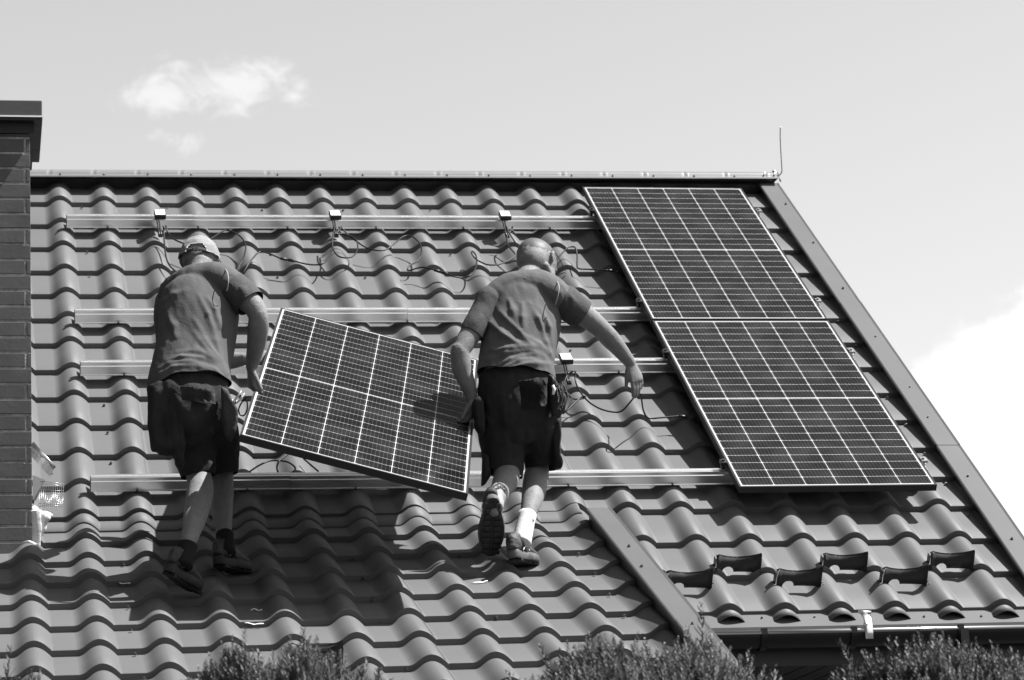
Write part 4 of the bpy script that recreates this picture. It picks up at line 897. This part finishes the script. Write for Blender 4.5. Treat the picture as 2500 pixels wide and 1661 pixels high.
g_ = [[q[0].lerp(q[1], i/8).lerp(q[3].lerp(q[2], i/8), j/4) + Vector((0, 0.022*(abs(i-4)/4)**2+0.006*noise.noise(Vector((i*0.9, j*1.3, 0))), 0)) for i in range(9)] for j in range(5)]
vv = [[bm.verts.new(p_) for p_ in row] for row in g_]
for j in range(4):
    for i in range(8): bm.faces.new((vv[j][i], vv[j][i+1], vv[j+1][i+1], vv[j+1][i])).smooth = True
bmesh.ops.solidify(bm, geom=bm.faces[:], thickness=0.006); part('back_pocket', bm, M_pocket, pl)
# tools in the pocket
pc = thing('pliers', 'pair of pliers and bits standing in the side pocket of the capped worker', 'tool', [(0.637, -4.93, 4.431)][0])
bm = bmesh.new()
for a in ([(0.62, -4.921, 4.405), (0.649, -4.936, 4.448), (0.662, -4.943, 4.466)], [(0.633, -4.905, 4.417), (0.666, -4.916, 4.439), (0.678, -4.924, 4.46)]): tube(bm, a, [0.008, 0.006, 0.003], 8)
part('plier_arm', bm, M_alu, pc)
bm = bmesh.new(); tube(bm, [(0.61, -4.914, 4.429), (0.628, -4.914, 4.414)], [0.014, 0.012], 10); part('white_grip', bm, M_white, pc)
lp = thing('wire_loop', 'small black wire loop hanging between the capped worker and the panel', 'wire', [(0.684, -4.808, 4.409)][0])
bm = bmesh.new(); tube(bm, smooth_path([(0.71, -4.876, 4.455), (0.688, -4.871, 4.449), (0.668, -4.862, 4.426), (0.657, -4.853, 4.4), (0.663, -4.849, 4.376), (0.681, -4.852, 4.373), (0.694, -4.86, 4.398), (0.694, -4.868, 4.431), (0.681, -4.869, 4.449)], 6), 0.0035, 8); part('wire', bm, M_cable, lp)
# socks and shoes
sock(pl, *[(0.411, -4.953, 3.77), (0.381, -4.997, 3.669)], 0.04, 0.045, M_sockb)
sock(pl, *[(0.607, -4.567, 3.879), (0.606, -4.627, 3.778)], 0.038, 0.044, M_sockb)
h1 = Vector([(0.313, -5.019, 3.638)][0]); shoe(pl, h1, h1+Vector((0.135, 0.24, -0.05)), Vector((0.35, 0.0, 0.93)), M_shoe, M_sole, M_sole)
h2 = Vector([(0.566, -4.648, 3.721)][0]); shoe(pl, h2, h2+Vector((0.145, 0.25, 0.002)), Vector((-0.05, -0.05, 0.98)), M_shoe, M_sole, M_sole)

# ---- bald worker, on the right
pr = thing('person', 'bald worker with glasses, grey shirt, black shorts and white socks reaching down to a cable', 'person', V2(1.95, 0.85, 0))
(hd,) = [(2.184, -4.24, 5.236)]
sk = bmesh.new(); fdir2 = Vector((0.66, 0.5, -0.55)); hup2 = Vector((0.2, 0.55, 0.8))
at2, HM2 = head(sk, hd, fdir2, hup2, 1.16)
limb(sk, [(2.153, -4.269, 5.207), (2.126, -4.296, 5.164), (2.107, -4.341, 5.103), (2.095, -4.365, 5.036)], [0.062, 0.062, 0.075, 0.09], 20)
limb(sk, [(2.101, -4.345, 5.082), (2.084, -4.36, 4.936), (2.046, -4.402, 4.785), (2.029, -4.416, 4.681), (2.023, -4.413, 4.582), (2.025, -4.395, 4.546)], [(0.16, 0.09), (0.17, 0.11), (0.16, 0.11), (0.16, 0.115), (0.165, 0.12), (0.15, 0.11)], 24, side=(0.98, -0.1, 0.04))
# right arm reaching out
limb(sk, [(2.255, -4.415, 5.034), (2.32, -4.395, 4.984), (2.406, -4.359, 4.936), (2.469, -4.339, 4.888)], [0.06, 0.058, 0.053, 0.046], 20)
limb(sk, [(2.465, -4.339, 4.892), (2.516, -4.298, 4.853), (2.576, -4.255, 4.801), (2.628, -4.212, 4.753)], [0.046, 0.047, 0.038, 0.029], 20)
(w3,) = [(2.632, -4.212, 4.747)]
hand(sk, w3, Vector((0.32, 0.05, -0.95)), Vector((-0.85, -0.35, -0.3)), Vector((-0.35, 0.9, 0)), (0.2, 0.28, 0.3, 0.32), 1.05, (0.8, 0.32, 0.35), 0.03)
# left arm holding the panel edge
limb(sk, [(1.91, -4.349, 5.03), (1.847, -4.393, 4.908), (1.789, -4.424, 4.82), (1.748, -4.443, 4.756)], [0.058, 0.056, 0.05, 0.044], 20)
limb(sk, [(1.748, -4.445, 4.764), (1.759, -4.428, 4.68), (1.786, -4.415, 4.603), (1.805, -4.404, 4.542)], [0.045, 0.048, 0.038, 0.028], 20)
(w4,) = [(1.809, -4.394, 4.538)]
hand(sk, w4, Vector((-0.08, 0.12, -0.98)), Vector((-0.25, -0.9, 0)), Vector((-0.8, 0.2, 0.3)), (0.6, 0.7, 0.75, 0.8), 0.95, (0.8, 0.35, 0.4), 0.02)
# legs: left one lifted behind, right one standing
limb(sk, [(1.95, -4.418, 4.482), (1.961, -4.349, 4.357), (1.972, -4.309, 4.265), (1.976, -4.317, 4.204)], [0.08, 0.075, 0.066, 0.06], 22)
limb(sk, [(1.976, -4.321, 4.223), (1.954, -4.404, 4.149), (1.914, -4.486, 4.086), (1.877, -4.567, 4.013)], [0.058, 0.063, 0.05, 0.036], 22)
limb(sk, [(2.092, -4.423, 4.48), (2.126, -4.299, 4.366), (2.141, -4.24, 4.277), (2.145, -4.229, 4.229)], [0.075, 0.07, 0.052, 0.05], 22)
limb(sk, [(2.143, -4.231, 4.239), (2.116, -4.289, 4.149), (2.072, -4.401, 4.04), (2.033, -4.477, 3.949), (1.997, -4.547, 3.828)], [0.055, 0.061, 0.05, 0.036, 0.03], 22)
limb(sk, [(1.877, -4.568, 4.019), (1.855, -4.593, 3.965)], [0.034, 0.03], 14)
fuse('body', sk, M_skin, pr, 0.0055, 2, disp=lambda co, no: 0.0012*noise.noise(co*22))
bm = bmesh.new(); ball(bm, at2(0, -0.013, 0.03), (0.0795*1.15, 0.095*1.15, 0.0875*1.15), HM2, 3)
M_stub = mat('shaved_stubble', 0.085, 0.55, 0, 0.35, 0.3, 45, 0.3, 200, 0, 0.002)
part('hair', bm, M_stub, pr, True)
bm = bmesh.new()                                                      # glasses
for k in (-1, 1):
    tube(bm, [at2(k*0.086, -0.02, 0.02), at2(k*0.086, 0.0, 0.034), at2(k*0.082, 0.05, 0.028), at2(k*0.072, 0.1, 0.022)], 0.0022, 6)
    tube(bm, [at2(k*0.04+math.cos(q)*0.03, 0.108, 0.008+math.sin(q)*0.021) for q in [i*math.pi/8 for i in range(17)]], 0.002, 6)
tube(bm, [at2(-0.012, 0.11, 0.012), at2(0.012, 0.11, 0.012)], 0.002, 6)
part('glasses', bm, M_black, pr)
sh = bmesh.new()
limb(sh, [(2.118, -4.309, 5.136), (2.107, -4.319, 5.1), (2.091, -4.343, 5.037), (2.072, -4.374, 4.912), (2.042, -4.401, 4.785), (2.023, -4.417, 4.691), (2.017, -4.429, 4.609), (2.015, -4.427, 4.559)], [(0.08, 0.07), (0.125, 0.09), (0.178, 0.118), (0.186, 0.132), (0.18, 0.135), (0.183, 0.14), (0.192, 0.148), (0.192, 0.148)], 30, side=(0.98, -0.1, 0.03))
limb(sh, [(1.925, -4.349, 5.016), (2.014, -4.338, 5.079), (2.15, -4.367, 5.093), (2.235, -4.413, 5.041)], [0.072, 0.085, 0.088, 0.08], 20)
F3 = [[(1.902, -4.55, 5), (1.905, -4.526, 4.896), (1.951, -4.519, 4.828), (2.012, -4.518, 4.774), (2.066, -4.52, 4.738)], [(1.925, -4.555, 5.005), (1.97, -4.542, 4.912), (2.028, -4.535, 4.834), (2.085, -4.528, 4.756), (2.151, -4.522, 4.678)], [(1.99, -4.571, 5.021), (2.005, -4.557, 4.949), (2.024, -4.539, 4.853)], [(2.085, -4.585, 5.002), (2.123, -4.57, 4.906), (2.152, -4.548, 4.791), (2.18, -4.532, 4.695)], [(2.056, -4.579, 4.999), (2.047, -4.556, 4.909), (2.043, -4.538, 4.834)],
      [(2.047, -4.535, 4.818), (2.113, -4.537, 4.774), (2.171, -4.534, 4.715)], [(1.886, -4.494, 4.774), (1.901, -4.491, 4.749), (1.989, -4.508, 4.751), (2.104, -4.531, 4.755), (2.171, -4.533, 4.711)], [(1.865, -4.473, 4.699), (1.951, -4.496, 4.728), (2.066, -4.519, 4.734), (2.161, -4.528, 4.696)], [(1.875, -4.466, 4.661), (1.97, -4.492, 4.695), (2.085, -4.518, 4.714), (2.171, -4.526, 4.68)], [(1.894, -4.466, 4.647), (2.008, -4.496, 4.68), (2.123, -4.519, 4.688)], [(1.836, -4.448, 4.615), (1.951, -4.475, 4.639), (2.085, -4.507, 4.665), (2.18, -4.524, 4.661)], [(2.142, -4.588, 4.971), (2.171, -4.569, 4.866), (2.18, -4.549, 4.771)]]
fuse('t_shirt', sh, M_shirt2, pr, 0.0075, 3, cuts=[([(2.025, -4.415, 4.632)][0], (-0.18, -0.1, -1), 0.34), ([(2.126, -4.291, 5.144)][0], (0.05, 0.3, 1), 0.12)], disp=folds(F3, 0.017, 0.0105, 2.0, 0.005), warp=hem([(2.132, -4.458, 4.642)][0], 0.02, 0.08))
bm = bmesh.new(); limb(bm, [(2.249, -4.364, 5.043), (2.278, -4.394, 5.015), (2.33, -4.395, 4.974), (2.383, -4.377, 4.942)], [0.068, 0.082, 0.078, 0.074], 24)
b_p = bmesh.new(); tube(b_p, smooth_path([(2.233, -4.458, 5.102), (2.229, -4.52, 5.058), (2.219, -4.529, 5.012), (2.208, -4.507, 4.971)], 4), [(0.003, 0.002)]*13, 6, side=(1, 0, 0)); part("shoulder_piping", b_p, M_pipe, pr, True)
(c1_,) = [(2.363, -4.386, 4.954)]
fuse('sleeve', bm, M_sleeve, pr, 0.007, 3, cuts=[(c1_, Vector([(2.402, -4.377, 4.928)][0])-Vector([(2.33, -4.395, 4.974)][0]), 0.15)], disp=folds([[(2.243, -4.527, 5.077), (2.267, -4.521, 5.028), (2.258, -4.504, 4.962)], [(2.268, -4.527, 5.057), (2.3, -4.522, 5.008), (2.296, -4.506, 4.941)], [(2.219, -4.519, 5.059), (2.231, -4.503, 4.982), (2.223, -4.484, 4.906)], [(2.292, -4.525, 5.027), (2.331, -4.521, 4.978)]], 0.008, 0.008, 5.0, 0.005))
bm = bmesh.new(); limb(bm, [(1.929, -4.354, 5.035), (1.887, -4.371, 4.964), (1.834, -4.406, 4.885), (1.808, -4.411, 4.839)], [0.072, 0.068, 0.063, 0.06], 22)
(c2_,) = [(1.815, -4.405, 4.853)]
fuse('sleeve', bm, M_sleeve, pr, 0.007, 3, cuts=[(c2_, Vector([(1.8, -4.406, 4.825)][0])-Vector([(1.861, -4.399, 4.926)][0]), 0.15)], disp=folds([[(1.865, -4.528, 4.936), (1.818, -4.506, 4.881)]], 0.006, 0.01, 6.0, 0.005))
bm = bmesh.new(); tube(bm, smooth_path([(2.034, -4.37, 5.108), (2.061, -4.419, 5.116), (2.104, -4.428, 5.122), (2.162, -4.397, 5.122)], 4), [(0.012, 0.006)]*13, 8, side=(0.1, 0.2, 1)); part('collar', bm, M_shirt2, pr, True)
st = bmesh.new()
limb(st, [(2.027, -4.414, 4.672), (2.017, -4.424, 4.59), (2.01, -4.423, 4.501), (2.019, -4.397, 4.426)], [(0.176, 0.13), (0.182, 0.142), (0.178, 0.15), (0.15, 0.13)], 28, side=(0.98, -0.1, 0.04))
limb(st, [(1.941, -4.406, 4.485), (1.954, -4.352, 4.376), (1.959, -4.329, 4.272), (1.953, -4.324, 4.164)], [0.122, 0.116, 0.106, 0.096], 22)
limb(st, [(2.107, -4.406, 4.484), (2.139, -4.326, 4.38), (2.16, -4.268, 4.292), (2.166, -4.247, 4.199)], [0.118, 0.106, 0.092, 0.084], 22)
F4 = [[(1.999, -4.579, 4.596), (2.085, -4.592, 4.583), (2.151, -4.605, 4.584)], [(2.018, -4.574, 4.558), (2.066, -4.579, 4.543), (2.132, -4.594, 4.553)], [(2.066, -4.584, 4.565), (2.094, -4.572, 4.489), (2.103, -4.561, 4.432)], [(1.838, -4.522, 4.481), (1.876, -4.511, 4.404), (1.933, -4.517, 4.383)], [(1.923, -4.55, 4.534), (1.942, -4.523, 4.401), (1.951, -4.494, 4.27)], [(2.141, -4.572, 4.449), (2.156, -4.548, 4.336), (2.16, -4.523, 4.223)]]
fuse('shorts', st, M_short, pr, 0.0075, 3, cuts=[([(1.954, -4.33, 4.188)][0], (-0.22, 0, -1), 0.16), ([(2.166, -4.253, 4.226)][0], (0.0, 0, -1), 0.13), ([(2.027, -4.411, 4.659)][0], (0, 0.1, 1), 0.3)], disp=folds(F4, 0.01, 0.012, 9.0, 0.008))
pouch(pr, [(1.792, -4.479, 4.514), (1.822, -4.489, 4.532), (1.845, -4.485, 4.499), (1.849, -4.453, 4.357), (1.833, -4.447, 4.345), (1.807, -4.452, 4.387)], 0.045, M_short, seed=4)
pouch(pr, [(1.847, -4.373, 4.284), (1.878, -4.377, 4.273), (1.885, -4.354, 4.169), (1.862, -4.342, 4.134), (1.847, -4.337, 4.127)], 0.04, M_short, 'pocket_flap', 14)
pouch(pr, [(2.146, -4.57, 4.617), (2.172, -4.572, 4.607), (2.199, -4.564, 4.549), (2.231, -4.559, 4.501), (2.221, -4.546, 4.454), (2.198, -4.533, 4.417), (2.164, -4.528, 4.423), (2.153, -4.551, 4.532)], 0.04, M_pocket, seed=6)
pouch(pr, [(2.176, -4.414, 4.462), (2.218, -4.417, 4.441), (2.226, -4.397, 4.346), (2.222, -4.378, 4.27), (2.235, -4.372, 4.231), (2.229, -4.364, 4.201), (2.199, -4.359, 4.206), (2.184, -4.376, 4.29)], 0.045, M_short, 'thigh_pocket', 8)
bm = bmesh.new(); q = [Vector(v) for v in [(1.998, -4.617, 4.582), (2.13, -4.643, 4.588), (2.13, -4.614, 4.46), (2.013, -4.591, 4.456)]]
vv = [[bm.verts.new(q[0].lerp(q[1], i/6).lerp(q[3].lerp(q[2], i/6), j/4)+Vector((0, 0.02*(abs(i-3)/3)**2+0.007*noise.noise(Vector((i*0.9, j*1.1, 5))), 0))) for i in range(7)] for j in range(5)]
for j in range(4):
    for i in range(6): bm.faces.new((vv[j][i], vv[j][i+1], vv[j+1][i+1], vv[j+1][i])).smooth = True
bmesh.ops.solidify(bm, geom=bm.faces[:], thickness=0.005); part('back_pocket', bm, mat('pocket_cloth', 0.022, 0.85, 0, 0.2, 0.4, 14, 0.5, 50, 0, 0.01), pr)
mk = thing('marker_pen', 'white capped pen clipped in the pocket of the bald worker', 'pen', [(2.157, -4.616, 4.538)][0])
bm = bmesh.new(); tube(bm, [(2.151, -4.648, 4.589), (2.151, -4.639, 4.553)], [0.006, 0.006], 8); part('barrel', bm, M_black, mk)
bm = bmesh.new(); tube(bm, [(2.151, -4.639, 4.551), (2.158, -4.636, 4.534), (2.153, -4.629, 4.508)], [0.007, 0.008, 0.006], 8); part('pen_cap', bm, M_white, mk)
tg = thing('cable_ties', 'bunch of dark cable ties sticking out of the side pocket of the bald worker', 'cable ties', [(2.198, -4.593, 4.494)][0])
rt = random.Random(12); bm = bmesh.new()
for i in range(12):
    a = Vector([(2.176, -4.595, 4.523)][0])+Vector((rt.uniform(-0.02, 0.02), rt.uniform(-0.03, 0.0), rt.uniform(-0.02, 0.02)))
    tube(bm, smooth_path([a, a+Vector((rt.uniform(0, 0.04), -0.01, rt.uniform(0.0, 0.03))), a+Vector((rt.uniform(0.02, 0.055), -0.012, rt.uniform(-0.05, 0.0))), a+Vector((rt.uniform(0.0, 0.03), -0.015, rt.uniform(-0.11, -0.06)))], 4), 0.0026, 6)
part('tie', bm, M_shoe2, tg)
sock(pr, *[(2.038, -4.462, 3.969), (1.982, -4.561, 3.811)], 0.0405, 0.046, M_sockw, True)
sock(pr, *[(1.899, -4.503, 4.081), (1.853, -4.596, 3.98)], 0.041, 0.043, mat('grey_sock', 0.28, 0.9, 0, 0.2, 0.1, 40, 0.3, 120), True)
h3 = Vector([(1.934, -4.617, 3.733)][0]); shoe(pr, h3, h3+Vector((0.135, 0.255, 0.008)), Vector((-0.12, -0.05, 0.98)), M_shoe2, M_sole, M_solew)
ha, ta = Vector([(1.846, -4.623, 4.01)][0]), Vector([(1.855, -4.448, 3.788)][0]); shoe(pr, ha+Vector((0, -0.02, 0)), ta+Vector((0, -0.02, 0)), Vector((0.05, 1, 0.1)), M_shoe, M_sole, M_solew)

# ------------------------------------------------------------------ clipped conifers in front of the house
def shoot_mesh_data(rng, L, n):
    """one upright feathery shoot: stem with short flat needle sprays"""
    vs, fs = [], []
    bend = (rng.uniform(-0.12, 0.12), rng.uniform(-0.12, 0.12))
    for i in range(n):
        t = (i+0.5)/n; z = t*L; a = i*2.4+rng.uniform(-0.4, 0.4); ln = (0.009+0.009*(1-t))*(0.6+0.8*math.sin(math.pi*min(1, t*0.9+0.1)))*rng.uniform(0.7, 1.3)
        bx, by = bend[0]*t*t*L, bend[1]*t*t*L; up = 0.9+0.5*t
        dx, dy = math.cos(a), math.sin(a); w = 0.0017
        p0 = (bx-dy*w, by+dx*w, z); p1 = (bx+dy*w, by-dx*w, z); e = (bx+dx*ln, by+dy*ln, z+ln*up); e2 = (bx+dx*ln*0.6+dy*w*1.6, by+dy*ln*0.6-dx*w*1.6, z+ln*up*0.55)
        k = len(vs); vs += [p0, p1, e2, e]; fs.append((k, k+1, k+2, k+3))
    return vs, fs
def shrub(label, x, y, top, rx, seed, n_sh=2600):
    rng = random.Random(seed)
    t = thing('conifer_shrub', label, 'shrub', (x, y, 0), 'conifer shrubs in front of the house')
    protos = [shoot_mesh_data(rng, rng.uniform(0.08, 0.15), 44) for _ in range(8)]
    vs, fs = [], []
    H = top
    for i in range(n_sh):
        # most shoots on the domed top, the rest down the flanks
        if i < n_sh*0.62:
            r = math.sqrt(rng.random()); a = rng.uniform(0, 2*math.pi); z = H-0.3*r**3-0.05; rr = r*0.94*rx
            z += 0.16*noise.noise(Vector((math.cos(a)*r*2.4+seed, math.sin(a)*r*2.4, 0)))
            z -= rng.random()**2*0.16
        else:
            z = rng.uniform(0.15, H-0.4); a = rng.uniform(0, 2*math.pi); rr = rx*(0.8+0.2*min(1, (H-z)))*(0.93+0.1*noise.noise(Vector((math.cos(a)*2, math.sin(a)*2, z*3+seed))))
        px, py = x+math.cos(a)*rr, y+math.sin(a)*rr
        lean = 0.45*rr/rx+rng.uniform(-0.15, 0.15); ax_ = Vector((-math.sin(a), math.cos(a), 0))
        sc = rng.uniform(0.45, 0.95)*(1.6 if rng.random() < 0.035 and i < n_sh*0.62 else 1)
        M = Matrix.Translation((px, py, z-0.05)) @ Matrix.Rotation(lean*0.7, 4, ax_) @ Matrix.Rotation(rng.uniform(0, 6.28), 4, 'Z') @ Matrix.Scale(sc, 4)
        pv, pf = protos[i % 8]; k = len(vs)
        vs += [tuple(M @ Vector(v)) for v in pv]; fs += [tuple(a_+k for a_ in f_) for f_ in pf]
    me = bpy.data.meshes.new('foliage'); me.from_pydata(vs, [], fs); me.materials.append(M_leaf)
    part('foliage', me, None, t)
    bm = bmesh.new(); rngb = random.Random(seed+1)
    tube(bm, [(x, y, 0), (x+0.02, y, H*0.5), (x, y+0.01, H-0.25)], [0.045, 0.03, 0.01], 10)
    for i in range(26):
        z = 0.3+i*(H-0.6)/26; a = rngb.uniform(0, 6.28); e = Vector((x+math.cos(a)*rx*0.85, y+math.sin(a)*rx*0.85, z+0.3))
        tube(bm, [Vector((x, y, z)), Vector((x, y, z)).lerp(e, 0.5)+Vector((0, 0, -0.03)), e], [0.012, 0.008, 0.003], 6)
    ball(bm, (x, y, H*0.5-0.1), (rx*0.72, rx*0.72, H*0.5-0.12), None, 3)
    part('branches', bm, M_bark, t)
for lab, (px_, rx, seed, ns) in {
  'conifer shrub whose feathery top rises under the carried panel, left of the picture centre': ([(0.473, -8.573, 2.809)][0], 0.46, 11, 9000),
  'conifer shrub at the foot of the slanting metal trim, in the middle of the row': ([(1.574, -8.776, 2.784)][0], 0.58, 12, 11000),
  'conifer shrub rising in front of the gutter in the right corner': ([(2.503, -8.946, 2.759)][0], 0.46, 13, 9000),
  'thin low conifer shrub whose tips just show in the bottom left corner': ([(-0.412, -8.394, 2.759)][0], 0.3, 14, 2400)}.items():
    shrub(lab, px_[0], px_[1], px_[2], rx, seed, ns)
